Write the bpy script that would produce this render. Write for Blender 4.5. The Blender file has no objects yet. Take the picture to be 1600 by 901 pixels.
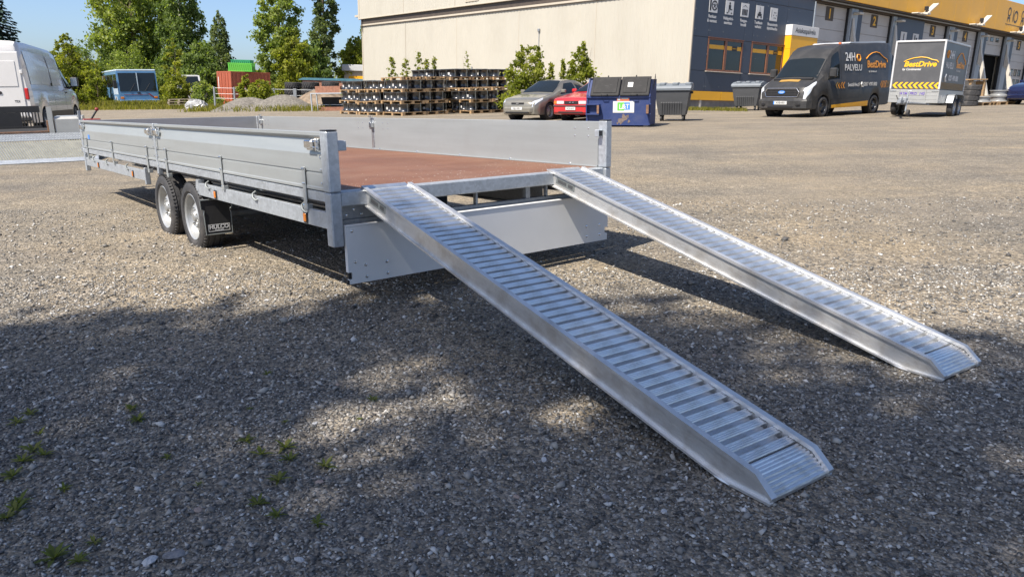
import bpy, math, random
import numpy as np
from mathutils import Matrix, Vector
R = math.radians
S = bpy.context.scene
COL = S.collection
# ------------------------------------------------------------------ camera
cd = bpy.data.cameras.new('camera'); cam = bpy.data.objects.new('camera', cd); COL.objects.link(cam)
cd.sensor_fit = 'HORIZONTAL'; cd.sensor_width = 36; cd.lens = 36 * 1171.7 / 1600
cd.clip_start = 0.05; cd.clip_end = 3000
_F = Vector((0, .96866, -.24839)); _R = Vector((.99971, .00598, .02332)); _U = _R.cross(_F)
cam.matrix_world = Matrix(((_R.x, _U.x, -_F.x, 0), (_R.y, _U.y, -_F.y, 0), (_R.z, _U.z, -_F.z, 1.2219), (0, 0, 0, 1)))
S.camera = cam
# ------------------------------------------------------------------ sky and sun
SUN_EL, SUN_AZ = R(53), math.atan2(-.735, -.68)      # direction towards the sun, measured from +x
sdir = Vector((math.cos(SUN_EL) * math.cos(SUN_AZ), math.cos(SUN_EL) * math.sin(SUN_AZ), math.sin(SUN_EL)))
W = bpy.data.worlds.new('World'); S.world = W; W.use_nodes = True
nt = W.node_tree; bg = nt.nodes['Background']
sky = nt.nodes.new('ShaderNodeTexSky'); sky.sky_type = 'NISHITA'; sky.sun_disc = False
sky.sun_elevation = SUN_EL; sky.sun_rotation = math.pi / 2 - SUN_AZ
sky.altitude = 0; sky.air_density = 0.7; sky.dust_density = 1.4; sky.ozone_density = 4.0
nt.links.new(sky.outputs[0], bg.inputs[0]); bg.inputs[1].default_value = 0.11
ld = bpy.data.lights.new('sun', 'SUN'); ld.energy = 5.0; ld.angle = R(.53); ld.color = (1, .92, .81)
sun = bpy.data.objects.new('sun', ld); COL.objects.link(sun)
sun.rotation_euler = sdir.to_track_quat('Z', 'Y').to_euler(); sun.location = sdir * 60
S.view_settings.view_transform = 'Standard'; S.view_settings.look = 'None'
S.view_settings.exposure = 0.80; S.view_settings.gamma = 1
rng = np.random.default_rng(7); random.seed(7)

# ------------------------------------------------------------------ terrain height
GA, GB, R0 = .0378, .0129, 95.0
def gz(x, y):
    r = math.hypot(x, y); k = 1 if r < R0 else R0 / r
    return (GA * x + GB * y) * k
GN = Vector((-GA, -GB, 1)).normalized()

# ------------------------------------------------------------------ materials
def newmat(name):
    m = bpy.data.materials.new(name); m.use_nodes = True
    nt = m.node_tree; return m, nt, nt.nodes['Principled BSDF']
def c4(c): return (c[0], c[1], c[2], 1)
def M(name, col, rough=.5, metal=0., var=.12, scale=5., bump=0., bscale=60., stretch=None, coat=0., dirt=None, dscale=1.5, damt=.5, rvar=.1, alpha=1, trans=0, spec=.5):
    m, nt, b = newmat(name); N = nt.nodes; L = nt.links
    tc = N.new('ShaderNodeTexCoord'); mp = N.new('ShaderNodeMapping'); L.new(tc.outputs['Object'], mp.inputs[0])
    if stretch: mp.inputs['Scale'].default_value = stretch
    n1 = N.new('ShaderNodeTexNoise'); n1.inputs['Scale'].default_value = scale; n1.inputs['Detail'].default_value = 6; n1.inputs['Roughness'].default_value = .65
    L.new(mp.outputs[0], n1.inputs['Vector'])
    rp = N.new('ShaderNodeValToRGB'); rp.color_ramp.elements[0].position = .3; rp.color_ramp.elements[1].position = .7
    rp.color_ramp.elements[0].color = c4([max(0, x * (1 - var)) for x in col]); rp.color_ramp.elements[1].color = c4([min(1, x * (1 + var)) for x in col])
    L.new(n1.outputs[0], rp.inputs[0]); out = rp.outputs[0]
    if dirt:
        n2 = N.new('ShaderNodeTexNoise'); n2.inputs['Scale'].default_value = dscale; n2.inputs['Detail'].default_value = 8; n2.inputs['Roughness'].default_value = .7
        L.new(tc.outputs['Object'], n2.inputs['Vector'])
        r2 = N.new('ShaderNodeValToRGB'); r2.color_ramp.elements[0].position = .48; r2.color_ramp.elements[1].position = .72
        r2.color_ramp.elements[0].color = (0, 0, 0, 1); r2.color_ramp.elements[1].color = (damt, damt, damt, 1)
        L.new(n2.outputs[0], r2.inputs[0])
        mx = N.new('ShaderNodeMix'); mx.data_type = 'RGBA'; L.new(r2.outputs[0], mx.inputs[0]); L.new(out, mx.inputs[6]); mx.inputs[7].default_value = c4(dirt); out = mx.outputs[2]
    L.new(out, b.inputs['Base Color'])
    rr = N.new('ShaderNodeMapRange'); rr.inputs[3].default_value = max(.02, rough - rvar); rr.inputs[4].default_value = min(1, rough + rvar)
    L.new(n1.outputs[0], rr.inputs[0]); L.new(rr.outputs[0], b.inputs['Roughness'])
    b.inputs['Metallic'].default_value = metal; b.inputs['Coat Weight'].default_value = coat; b.inputs['Coat Roughness'].default_value = .06
    b.inputs['Specular IOR Level'].default_value = spec
    if trans: b.inputs['Transmission Weight'].default_value = trans
    if bump:
        n3 = N.new('ShaderNodeTexNoise'); n3.inputs['Scale'].default_value = bscale; n3.inputs['Detail'].default_value = 4
        L.new(mp.outputs[0], n3.inputs['Vector'])
        bp = N.new('ShaderNodeBump'); bp.inputs['Strength'].default_value = bump; bp.inputs['Distance'].default_value = .01
        L.new(n3.outputs[0], bp.inputs['Height']); L.new(bp.outputs[0], b.inputs['Normal'])
    return m
def galv(name, col=(.42, .45, .48)):
    m, nt, b = newmat(name); N = nt.nodes; L = nt.links
    tc = N.new('ShaderNodeTexCoord')
    v = N.new('ShaderNodeTexVoronoi'); v.inputs['Scale'].default_value = 55; L.new(tc.outputs['Object'], v.inputs['Vector'])
    n = N.new('ShaderNodeTexNoise'); n.inputs['Scale'].default_value = 7; n.inputs['Detail'].default_value = 7; n.inputs['Roughness'].default_value = .7; L.new(tc.outputs['Object'], n.inputs['Vector'])
    ad = N.new('ShaderNodeMix'); ad.data_type = 'RGBA'; ad.inputs[0].default_value = .6; L.new(v.outputs['Color'], ad.inputs[6]); L.new(n.outputs[0], ad.inputs[7])
    bw = N.new('ShaderNodeRGBToBW'); L.new(ad.outputs[2], bw.inputs[0])
    rp = N.new('ShaderNodeValToRGB'); rp.color_ramp.elements[0].position = .3; rp.color_ramp.elements[1].position = .7
    rp.color_ramp.elements[0].color = c4([x * .84 for x in col]); rp.color_ramp.elements[1].color = c4([x * 1.12 for x in col])
    L.new(bw.outputs[0], rp.inputs[0]); L.new(rp.outputs[0], b.inputs['Base Color'])
    mr = N.new('ShaderNodeMapRange'); mr.inputs[3].default_value = .38; mr.inputs[4].default_value = .62; L.new(bw.outputs[0], mr.inputs[0]); L.new(mr.outputs[0], b.inputs['Roughness'])
    b.inputs['Metallic'].default_value = .55
    return m
def leafmat(name, c1, c2, c3, tr=.5):
    m, nt, b = newmat(name); N = nt.nodes; L = nt.links
    at = N.new('ShaderNodeAttribute'); at.attribute_name = 'tone'
    rp = N.new('ShaderNodeValToRGB'); e = rp.color_ramp.elements; e[0].color = c4(c1); e[1].color = c4(c3); k = e.new(.5); k.color = c4(c2)
    L.new(at.outputs['Fac'], rp.inputs[0]); L.new(rp.outputs[0], b.inputs['Base Color']); b.inputs['Roughness'].default_value = .6; b.inputs['Specular IOR Level'].default_value = .2
    t = N.new('ShaderNodeBsdfTranslucent'); ml = N.new('ShaderNodeMix'); ml.data_type = 'RGBA'; ml.blend_type = 'MULTIPLY'; ml.inputs[0].default_value = 1
    L.new(rp.outputs[0], ml.inputs[6]); ml.inputs[7].default_value = (1.5, 1.6, .5, 1); L.new(ml.outputs[2], t.inputs['Color'])
    ms = N.new('ShaderNodeMixShader'); ms.inputs[0].default_value = tr
    L.new(b.outputs[0], ms.inputs[1]); L.new(t.outputs[0], ms.inputs[2]); L.new(ms.outputs[0], N['Material Output'].inputs[0])
    return m
MAT = {}
MAT['galv'] = galv('galvanised'); MAT['galvd'] = galv('galvanised_dull', (.30, .32, .34))
MAT['board'] = M('anodised_board', (.335, .357, .362), .42, .35, .06, 3, stretch=(.3, 1, 6), rvar=.10, dirt=(.285, .29, .28), dscale=5, damt=.28)
MAT['gate'] = M('tailgate_sheet', (.66, .67, .67), .45, .05, .05, 2)
MAT['alu'] = M('ramp_aluminium', (.70, .70, .69), .36, .7, .1, 14, bump=.12, bscale=90, stretch=(.25, 1, 1), rvar=.1, dirt=(.40, .36, .31), dscale=6, damt=.7)
MAT['alur'] = M('rung_aluminium', (.78, .79, .80), .32, .88, .09, 20, bump=.12, bscale=120, stretch=(1, .2, 1), rvar=.1, dirt=(.44, .39, .32), dscale=9, damt=.65)
MAT['chrome'] = M('zinc_plated', (.68, .69, .70), .2, 1, .08, 20)
MAT['ply'] = M('phenolic_ply', (.165, .078, .047), .6, 0, .16, 1.6, bump=.25, bscale=240, dirt=(.26, .16, .11), dscale=1.1, damt=.5, rvar=.12, spec=.3)
MAT['rubber'] = M('tyre_rubber', (.028, .028, .03), .75, 0, .3, 25, bump=.3, bscale=60, dirt=(.12, .11, .10), dscale=5, damt=.6)
MAT['rimsilver'] = M('rim_silver', (.36, .37, .37), .4, .5, .08, 8)
MAT['rimblack'] = M('rim_black', (.03, .032, .037), .3, .4, .3, 6, coat=.8, dirt=(.09, .09, .09), dscale=4, damt=.4)
MAT['black'] = M('black_plastic', (.016, .016, .017), .5, 0, .25, 20)
MAT['blackmat'] = M('black_matt', (.02, .02, .021), .85, 0, .3, 20)
MAT['white'] = M('white_print', (.62, .62, .61), .6, 0, .04, 20)
MAT['amber'] = M('amber_lens', (.55, .17, .02), .25, 0, .1, 30)
MAT['red'] = M('red_lens', (.45, .015, .015), .25, 0, .1, 30)
MAT['redpaint'] = M('red_plastic', (.22, .02, .018), .45, 0, .2, 20)
MAT['bluest'] = M('blue_sticker', (.06, .22, .62), .4, 0, .1, 20)
MAT['cream'] = M('cream_sheet', (.425, .402, .342), .55, 0, .035, .6, stretch=(1, 1, .25), dirt=(.35, .32, .26), dscale=.5, damt=.4)
MAT['creamtrim'] = M('cream_trim', (.46, .41, .33), .5, 0, .05, 2)
MAT['browntrim'] = M('brown_trim', (.07, .055, .045), .6, 0, .2, 3)
MAT['navy'] = M('navy_cassette', (.045, .058, .085), .45, .1, .1, .7, rvar=.08)
MAT['yellow'] = M('yellow_sheet', (.80, .40, .012), .42, 0, .06, .7)
MAT['concrete'] = M('concrete', (.19, .18, .17), .85, 0, .3, 2, bump=.4, bscale=30)
MAT['doorgrey'] = M('door_panel', (.47, .45, .43), .5, .05, .05, 1.5, dirt=(.36, .34, .31), dscale=.8, damt=.4)
MAT['pillar'] = M('pillar_sheet', (.34, .38, .42), .45, .2, .07, 1.5)
MAT['strut'] = M('strut_paint', (.52, .49, .43), .5, 0, .08, 3, dirt=(.45, .40, .33), dscale=2, damt=.4)
MAT['glass'] = M('dark_glass', (.012, .016, .018), .06, 0, .1, 2, rvar=.03, spec=.5)
MAT['logoo'] = M('logo_orange', (.78, .31, .03), .5, 0, .05, 8)
MAT['hatch'] = M('hatch_print', (.34, .20, .05), .5, 0, .05, 8)
MAT['hallshade'] = M('painted_hall_shade', (.004, .004, .004), .9, 0, .2, 2, spec=.1)
MAT['glassd'] = M('door_glass', (.05, .055, .06), .12, 0, .3, 2, rvar=.05, spec=.6)
MAT['curtain'] = M('curtain_cloth', (.25, .24, .22), .9, 0, .25, 12, stretch=(6, 6, .2))
MAT['wood'] = M('pallet_wood', (.36, .235, .12), .8, 0, .3, 5, bump=.4, bscale=40, stretch=(1, 1, 4), dirt=(.22, .16, .11), dscale=3, damt=.7)
MAT['woodold'] = M('weathered_wood', (.30, .25, .19), .85, 0, .3, 6, bump=.4, bscale=40)
MAT['woodred'] = M('red_brown_wood', (.26, .12, .075), .75, 0, .3, 8, bump=.3, bscale=60)
MAT['windowwood'] = M('window_wood', (.19, .08, .045), .55, 0, .2, 8)
MAT['strap'] = M('steel_strap', (.24, .26, .26), .45, .5, .15, 10)
MAT['label'] = M('paper_label', (.58, .58, .56), .7, 0, .08, 30)
MAT['vandark'] = M('van_wrap', (.034, .034, .034), .42, .0, .15, 4, spec=.4, dirt=(.085, .08, .075), dscale=2.2, damt=.55)
MAT['vanroof'] = M('van_roof_white', (.5, .51, .52), .35, 0, .05, 4)
MAT['vanwhite'] = M('van_white', (.60, .595, .59), .25, 0, .03, 3, coat=.9, dirt=(.5, .48, .45), dscale=1.2, damt=.3)
MAT['silver'] = M('car_silver', (.225, .212, .175), .38, .4, .06, 3, coat=.9)
MAT['carred'] = M('car_red', (.50, .018, .022), .35, .1, .06, 3, coat=.9, dirt=(.42, .05, .04), dscale=3, damt=.4)
MAT['navycar'] = M('car_navy', (.012, .017, .06), .3, .3, .06, 3, coat=1)
MAT['lampglass'] = M('lamp_glass', (.72, .74, .76), .12, .35, .12, 20, coat=1)
MAT['binblue'] = M('skip_blue', (.026, .045, .14), .55, 0, .15, 2, spec=.3, dirt=(.06, .068, .12), dscale=2, damt=.6)
MAT['bingrey'] = M('bin_grey', (.06, .063, .068), .6, 0, .1, 3, spec=.3, dirt=(.085, .085, .085), dscale=2, damt=.4)
MAT['lidblack'] = M('lid_black', (.016, .016, .017), .62, 0, .2, 4, spec=.25, dirt=(.045, .043, .04), dscale=4, damt=.6)
MAT['lidgrey'] = M('lid_grey', (.15, .17, .19), .5, 0, .1, 4)
MAT['green'] = M('sign_green', (.12, .47, .06), .5, 0, .05, 8)
MAT['orange'] = M('sign_orange', (.75, .17, .06), .5, 0, .05, 8)
MAT['rust'] = M('rust', (.20, .11, .065), .8, .1, .4, 9)
MAT['panel'] = M('box_panel', (.075, .076, .08), .42, 0, .08, 2, dirt=(.13, .13, .13), dscale=2, damt=.35)
MAT['boxtrim'] = M('box_trim', (.55, .55, .55), .4, .2, .04, 4)
MAT['bodyalu'] = M('trailer_alu', (.42, .42, .40), .4, .5, .07, 3)
MAT['purple'] = M('purple_print', (.16, .10, .42), .5, 0, .05, 8)
MAT['logoy'] = M('logo_yellow', (.85, .45, .01), .5, 0, .05, 8)
MAT['contred'] = M('container_red', (.36, .092, .05), .6, 0, .15, 2, dirt=(.25, .08, .05), dscale=2, damt=.5)
MAT['crategreen'] = M('crate_green', (.10, .42, .045), .5, 0, .1, 3)
MAT['crateteal'] = M('crate_dark_green', (.02, .22, .10), .5, 0, .1, 3)
MAT['busblue'] = M('bus_blue', (.10, .24, .44), .4, .1, .12, 1, coat=.3, dirt=(.2, .27, .33), dscale=1, damt=.5)
MAT['buslight'] = M('bus_pale', (.38, .46, .54), .45, 0, .12, 1)
MAT['tarpblue'] = M('tarp_blue', (.07, .20, .27), .5, 0, .3, 2)
MAT['plastic'] = M('film_plastic', (.28, .28, .28), .3, 0, .4, 6, bump=.6, bscale=9)
MAT['bark'] = M('bark', (.11, .085, .06), .9, 0, .4, 8, bump=.8, bscale=20)
MAT['birchbark'] = M('birch_bark', (.50, .48, .44), .8, 0, .5, 6, bump=.4, bscale=20, stretch=(1, 1, 4))
MAT['leafmid'] = leafmat('leaf_mid', (0.1, 0.145, 0.036), (0.215, 0.265, 0.07), (0.35, 0.38, 0.12))
MAT['leafdark'] = leafmat('leaf_dark', (0.08, 0.12, 0.042), (0.15, 0.205, 0.066), (0.25, 0.3, 0.1))
MAT['leafyel'] = leafmat('leaf_yellow_green', (0.1, 0.125, 0.018), (0.21, 0.235, 0.036), (0.35, 0.34, 0.07))
MAT['leafgrey'] = leafmat('leaf_grey_green', (0.07, 0.1, 0.045), (0.13, 0.165, 0.075), (0.22, 0.26, 0.12))
MAT['spruce'] = leafmat('spruce_needles', (.022, .04, .03), (.042, .07, .05), (.07, .10, .07), .1)
MAT['grass'] = leafmat('grass_blades', (0.11, 0.12, 0.025), (0.21, 0.2, 0.045), (0.34, 0.29, 0.09))
MAT['weed'] = leafmat('weed_leaf', (.10, .12, .035), (.16, .19, .05), (.28, .26, .09))

# ------------------------------------------------------------------ mesh builder
class MB:
    def __init__(s): s.v = []; s.f = []; s.T = None
    def add(s, vs, fs):
        o = len(s.v)
        if s.T is not None: vs = [s.T @ Vector(p) for p in vs]
        s.v += [tuple(p) for p in vs]; s.f += [tuple(i + o for i in f) for f in fs]; return s
    def box(s, x0, x1, y0, y1, z0, z1, b=0.):
        if x0 > x1: x0, x1 = x1, x0
        if y0 > y1: y0, y1 = y1, y0
        if z0 > z1: z0, z1 = z1, z0
        if b <= 0:
            vs = [(x, y, z) for x in (x0, x1) for y in (y0, y1) for z in (z0, z1)]
            return s.add(vs, [(0, 1, 3, 2), (4, 6, 7, 5), (0, 4, 5, 1), (2, 3, 7, 6), (0, 2, 6, 4), (1, 5, 7, 3)])
        b = min(b, (x1 - x0) * .45, (y1 - y0) * .45, (z1 - z0) * .45)
        P = {}; vs = []
        lo = (x0, y0, z0); hi = (x1, y1, z1)
        for sx in (0, 1):
            for sy in (0, 1):
                for sz in (0, 1):
                    sg = (sx, sy, sz)
                    for ax in range(3):
                        p = [0, 0, 0]
                        for k in range(3):
                            e = hi[k] if sg[k] else lo[k]
                            p[k] = e if k == ax else e + (-b if sg[k] else b)
                        P[sg, ax] = len(vs); vs.append(tuple(p))
        fs = []
        for ax in range(3):
            o1, o2 = [k for k in range(3) if k != ax]
            for e in (0, 1):
                q = []
                for a_, b_ in ((0, 0), (1, 0), (1, 1), (0, 1)):
                    sg = [0, 0, 0]; sg[ax] = e; sg[o1] = a_; sg[o2] = b_; q.append(P[tuple(sg), ax])
                fs.append(q)
        for ax in range(3):
            o1, o2 = [k for k in range(3) if k != ax]
            for a_ in (0, 1):
                for b_ in (0, 1):
                    s0 = [0, 0, 0]; s1 = [0, 0, 0]; s1[ax] = 1
                    for t in (s0, s1): t[o1] = a_; t[o2] = b_
                    fs.append([P[tuple(s0), o1], P[tuple(s1), o1], P[tuple(s1), o2], P[tuple(s0), o2]])
        for sx in (0, 1):
            for sy in (0, 1):
                for sz in (0, 1): fs.append([P[(sx, sy, sz), k] for k in range(3)])
        c = Vector(((x0 + x1) / 2, (y0 + y1) / 2, (z0 + z1) / 2)); out = []
        for f in fs:
            a_, b_, d_ = (Vector(vs[i]) for i in f[:3]); n = (b_ - a_).cross(d_ - a_)
            out.append(tuple(f) if n.dot((a_ + b_ + d_) / 3 - c) > 0 else tuple(reversed(f)))
        return s.add(vs, out)
    def tube(s, pts, r, n=8, r2=None, cap=True):
        pts = [Vector(p) for p in pts]; m = len(pts); vs = []; fs = []
        if r2 is None: r2 = r
        up = Vector((0, 0, 1)); prev = None
        for i, p in enumerate(pts):
            d = (pts[min(i + 1, m - 1)] - pts[max(i - 1, 0)]).normalized()
            if prev is None:
                a_ = d.cross(up)
                if a_.length < .1: a_ = d.cross(Vector((1, 0, 0)))
            else: a_ = prev - d * prev.dot(d)
            a_.normalize(); prev = a_; b_ = d.cross(a_); rr = r + (r2 - r) * i / max(1, m - 1)
            vs += [p + (a_ * math.cos(2 * math.pi * k / n) + b_ * math.sin(2 * math.pi * k / n)) * rr for k in range(n)]
        for i in range(m - 1):
            for k in range(n): fs.append((i * n + k, i * n + (k + 1) % n, (i + 1) * n + (k + 1) % n, (i + 1) * n + k))
        if cap: fs += [tuple(range(n - 1, -1, -1)), tuple((m - 1) * n + k for k in range(n))]
        return s.add(vs, fs)
    def prism(s, poly, axis, a, b):
        # poly: 2d points in the two other axes (x: y,z  y: x,z  z: x,y), extruded from a to b
        def mk(p, t): return (t, p[0], p[1]) if axis == 'x' else (p[0], t, p[1]) if axis == 'y' else (p[0], p[1], t)
        n = len(poly); vs = [mk(p, a) for p in poly] + [mk(p, b) for p in poly]
        fs = [tuple(range(n - 1, -1, -1)), tuple(range(n, 2 * n))] + [(i, (i + 1) % n, (i + 1) % n + n, i + n) for i in range(n)]
        return s.add(vs, fs)
    def lathe(s, prof, n=24, axis='y', c=(0, 0, 0), closed=False):
        # prof: (along axis, radius)
        vs = []; fs = []; m = len(prof)
        for (t, r) in prof:
            for k in range(n):
                a_ = 2 * math.pi * k / n; p, q = r * math.cos(a_), r * math.sin(a_)
                vs.append((c[0] + p, c[1] + t, c[2] + q) if axis == 'y' else (c[0] + p, c[1] + q, c[2] + t) if axis == 'z' else (c[0] + t, c[1] + p, c[2] + q))
        for i in range(m if closed else m - 1):
            j = (i + 1) % m
            for k in range(n): fs.append((i * n + k, i * n + (k + 1) % n, j * n + (k + 1) % n, j * n + k))
        return s.add(vs, fs)
    def disc(s, c, r, axis='y', n=20, t=.004):
        return s.lathe([(-t / 2, .0001), (-t / 2, r), (t / 2, r), (t / 2, .0001)], n, axis, c)
    def quad(s, *p): return s.add(list(p), [tuple(range(len(p)))])
    def build(s, name, mat, parent=None, smooth=False, fixn=True):
        me = bpy.data.meshes.new(name); me.from_pydata(s.v, [], s.f)
        if fixn and len(s.f) < 6000:
            import bmesh
            bm = bmesh.new(); bm.from_mesh(me); bmesh.ops.recalc_face_normals(bm, faces=bm.faces); bm.to_mesh(me); bm.free()
        if smooth:
            me.shade_smooth(); me.set_sharp_from_angle(angle=R(35))
        me.materials.append(MAT[mat] if isinstance(mat, str) else mat); me.update()
        return link(name, me, parent)
STUFF = {'rivets', 'hinge_bolts', 'plate_bolts', 'wheel_nuts', 'hand_holes', 'weld_beads', 'weld', 'panel_screws', 'stud_holes', 'scratches', 'seams', 'hatch_stripes', 'strap', 'sticker_mark'}
def link(name, me, parent=None):
    o = bpy.data.objects.new(name, me); COL.objects.link(o)
    if name in STUFF: o['kind'] = 'stuff'
    if parent is not None: o.parent = parent
    return o
def share(name, src, parent, loc=(0, 0, 0), rot=(0, 0, 0), scale=(1, 1, 1)):
    o = link(name, src.data, parent); o.location = loc; o.rotation_euler = rot; o.scale = scale; return o
def box(name, mat, parent, x0, x1, y0, y1, z0, z1, b=0.004): return MB().box(x0, x1, y0, y1, z0, z1, b).build(name, mat, parent)
def tag(o, label, cat, group=None, kind=None):
    o['label'] = label; o['category'] = cat
    if group: o['group'] = group
    if kind: o['kind'] = kind
    return o
def thing(name, label, cat, mat=None, group=None):
    o = bpy.data.objects.new(name, None); COL.objects.link(o); o.empty_display_size = .2
    if mat is not None: o.matrix_world = mat
    return tag(o, label, cat, group)
def frame(origin, x, z=(0, 0, 1)):
    x = Vector(x).normalized(); z = Vector(z); y = z.cross(x).normalized(); z = x.cross(y)
    return Matrix(((x.x, y.x, z.x, origin[0]), (x.y, y.y, z.y, origin[1]), (x.z, y.z, z.z, origin[2]), (0, 0, 0, 1)))
def ground_frame(x, y, dx, dy, dz=0):
    # frame standing on the sloping yard, x axis heading (dx, dy)
    d = Vector((dx, dy, GA * dx + GB * dy)); return frame((x, y, gz(x, y) + dz), d, GN)
def copy_tree(src, matrix=None, label=None):
    r = src.copy(); COL.objects.link(r)
    if matrix is not None: r.matrix_world = matrix
    if label: r['label'] = label
    for ch in src.children:
        c = ch.copy(); COL.objects.link(c); c.parent = r
        for g in ch.children:
            d = g.copy(); COL.objects.link(d); d.parent = c
    return r
_dg = None
def text(name, body, size, mat, parent, m, align='CENTER', bold=.0, ext=.001, shear=0, sx=1.):
    cu = bpy.data.curves.new(name, 'FONT'); cu.body = body; cu.size = size; cu.align_x = align; cu.align_y = 'CENTER'
    cu.extrude = ext; cu.offset = bold * size; cu.shear = shear; cu.resolution_u = 3
    t = bpy.data.objects.new('tmp', cu); COL.objects.link(t)
    me = bpy.data.meshes.new_from_object(t.evaluated_get(bpy.context.evaluated_depsgraph_get()))
    bpy.data.objects.remove(t); bpy.data.curves.remove(cu)
    me.name = name; me.materials.clear(); me.materials.append(MAT[mat]); me.transform(m @ Matrix.Diagonal((sx, 1, 1, 1)))
    return link(name, me, parent)
def face_m(o, x, y):
    # text plane: origin o, text runs along x, up is y
    x = Vector(x).normalized(); y = Vector(y).normalized(); z = x.cross(y)
    return Matrix(((x.x, y.x, z.x, o[0]), (x.y, y.y, z.y, o[1]), (x.z, y.z, z.z, o[2]), (0, 0, 0, 1)))
def soup(name, V, F, mat, parent=None, tone=None, smooth=False):
    # V (n,3), F (m,k) numpy -> mesh with a per-face 'tone'
    me = bpy.data.meshes.new(name); n, (m, k) = len(V), F.shape
    me.vertices.add(n); me.vertices.foreach_set('co', np.ascontiguousarray(V, np.float32).ravel())
    me.loops.add(m * k); me.loops.foreach_set('vertex_index', np.ascontiguousarray(F, np.int32).ravel())
    me.polygons.add(m); me.polygons.foreach_set('loop_start', np.arange(0, m * k, k, dtype=np.int32)); me.polygons.foreach_set('loop_total', np.full(m, k, np.int32))
    if tone is not None:
        a = me.attributes.new('tone', 'FLOAT', 'FACE'); a.data.foreach_set('value', np.ascontiguousarray(tone, np.float32))
    me.update(calc_edges=True); me.materials.append(MAT[mat] if isinstance(mat, str) else mat)
    return link(name, me, parent)

# ------------------------------------------------------------------ ground
def ground_material():
    m, nt, b = newmat('gravel_yard'); N = nt.nodes; L = nt.links
    tc = N.new('ShaderNodeTexCoord'); P = tc.outputs['Object']
    def vor(sc):
        v = N.new('ShaderNodeTexVoronoi'); v.inputs['Scale'].default_value = sc; v.inputs['Randomness'].default_value = 1; L.new(P, v.inputs['Vector']); return v
    def noi(sc, det=5, ro=.6):
        n = N.new('ShaderNodeTexNoise'); n.inputs['Scale'].default_value = sc; n.inputs['Detail'].default_value = det; n.inputs['Roughness'].default_value = ro; L.new(P, n.inputs['Vector']); return n
    def ramp(src, stops):
        r = N.new('ShaderNodeValToRGB'); e = r.color_ramp.elements
        e[0].position, e[0].color = stops[0][0], c4(stops[0][1]); e[1].position, e[1].color = stops[-1][0], c4(stops[-1][1])
        for p, c in stops[1:-1]: k = e.new(p); k.color = c4(c)
        L.new(src, r.inputs[0]); return r.outputs[0]
    def mix(f, a, bb, mode='MIX'):
        x = N.new('ShaderNodeMix'); x.data_type = 'RGBA'; x.blend_type = mode
        (L.new(f, x.inputs[0]) if not isinstance(f, float) else setattr(x.inputs[0], 'default_value', f)); L.new(a, x.inputs[6])
        (L.new(bb, x.inputs[7]) if not isinstance(bb, tuple) else setattr(x.inputs[7], 'default_value', bb)); return x.outputs[2]
    v1 = vor(75); v2 = vor(34)
    s1 = N.new('ShaderNodeSeparateColor'); L.new(v1.outputs['Color'], s1.inputs[0]); s2 = N.new('ShaderNodeSeparateColor'); L.new(v2.outputs['Color'], s2.inputs[0])
    stone = ramp(s1.outputs[0], [(0, (.055, .053, .05)), (.3, (.12, .111, .097)), (.55, (.19, .169, .136)), (.78, (.255, .223, .17)), (.93, (.35, .315, .26)), (1, (.48, .455, .415))])
    stone2 = ramp(s2.outputs[1], [(0, (.08, .077, .07)), (.5, (.20, .18, .148)), (.9, (.31, .275, .215)), (1, (.5, .47, .42))])
    col = mix(.38, stone, stone2)
    fine = noi(160, 3); fr = ramp(fine.outputs[0], [(.3, (.62, .62, .62)), (.7, (1.3, 1.3, 1.3))]); col = mix(1., col, fr, 'MULTIPLY')
    big = noi(.55, 6, .6); br = ramp(big.outputs[0], [(.32, (.80, .81, .84)), (.5, (1.05, 1.02, .98)), (.68, (1.28, 1.17, 1.0))]); col = mix(1., col, br, 'MULTIPLY')
    mid = noi(3.2, 5, .65); mr = ramp(mid.outputs[0], [(.3, (.78, .79, .8)), (.7, (1.2, 1.18, 1.15))]); col = mix(1., col, mr, 'MULTIPLY')
    mpg = N.new('ShaderNodeMapping'); mpg.inputs['Rotation'].default_value = (0, 0, R(-22)); mpg.inputs['Scale'].default_value = (.10, .9, 1); L.new(P, mpg.inputs[0])
    st = N.new('ShaderNodeTexNoise'); st.inputs['Scale'].default_value = 1.0; st.inputs['Detail'].default_value = 7; st.inputs['Roughness'].default_value = .65; L.new(mpg.outputs[0], st.inputs['Vector'])
    trk = ramp(st.outputs[0], [(.3, (.80, .80, .82)), (.5, (1.0, .99, .97)), (.7, (1.16, 1.12, 1.04))])
    # far yard is a smoother, paler, browner hard-packed surface
    sp = N.new('ShaderNodeSeparateXYZ'); L.new(P, sp.inputs[0])
    fy = N.new('ShaderNodeMapRange'); fy.inputs[1].default_value = 5; fy.inputs[2].default_value = 24; L.new(sp.outputs[1], fy.inputs[0])
    packed = ramp(noi(1.1, 8, .72).outputs[0], [(.25, (.185, .160, .124)), (.5, (.232, .20, .156)), (.75, (.285, .248, .194))])
    bare = ramp(noi(.42, 7, .68).outputs[0], [(.50, (0, 0, 0)), (.62, (.55, .55, .55))]); mb_ = N.new('ShaderNodeMix'); mb_.data_type = 'RGBA'; mb_.blend_type = 'MULTIPLY'; mb_.inputs[0].default_value = 1; L.new(bare, mb_.inputs[6]); fz = N.new('ShaderNodeMapRange'); fz.inputs[1].default_value = 4.5; fz.inputs[2].default_value = 9; L.new(sp.outputs[1], fz.inputs[0]); L.new(fz.outputs[0], mb_.inputs[7]); col = mix(mb_.outputs[2], col, packed)
    nr = N.new('ShaderNodeMapRange'); nr.inputs[1].default_value = 2.5; nr.inputs[2].default_value = 6; L.new(sp.outputs[1], nr.inputs[0]); col = mix(nr.outputs[0], mix(1., col, (1.0, 1.02, 1.08, 1), 'MULTIPLY'), col)  # near ground tinted bluish, the cast of the tree shade put into its colour
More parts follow.
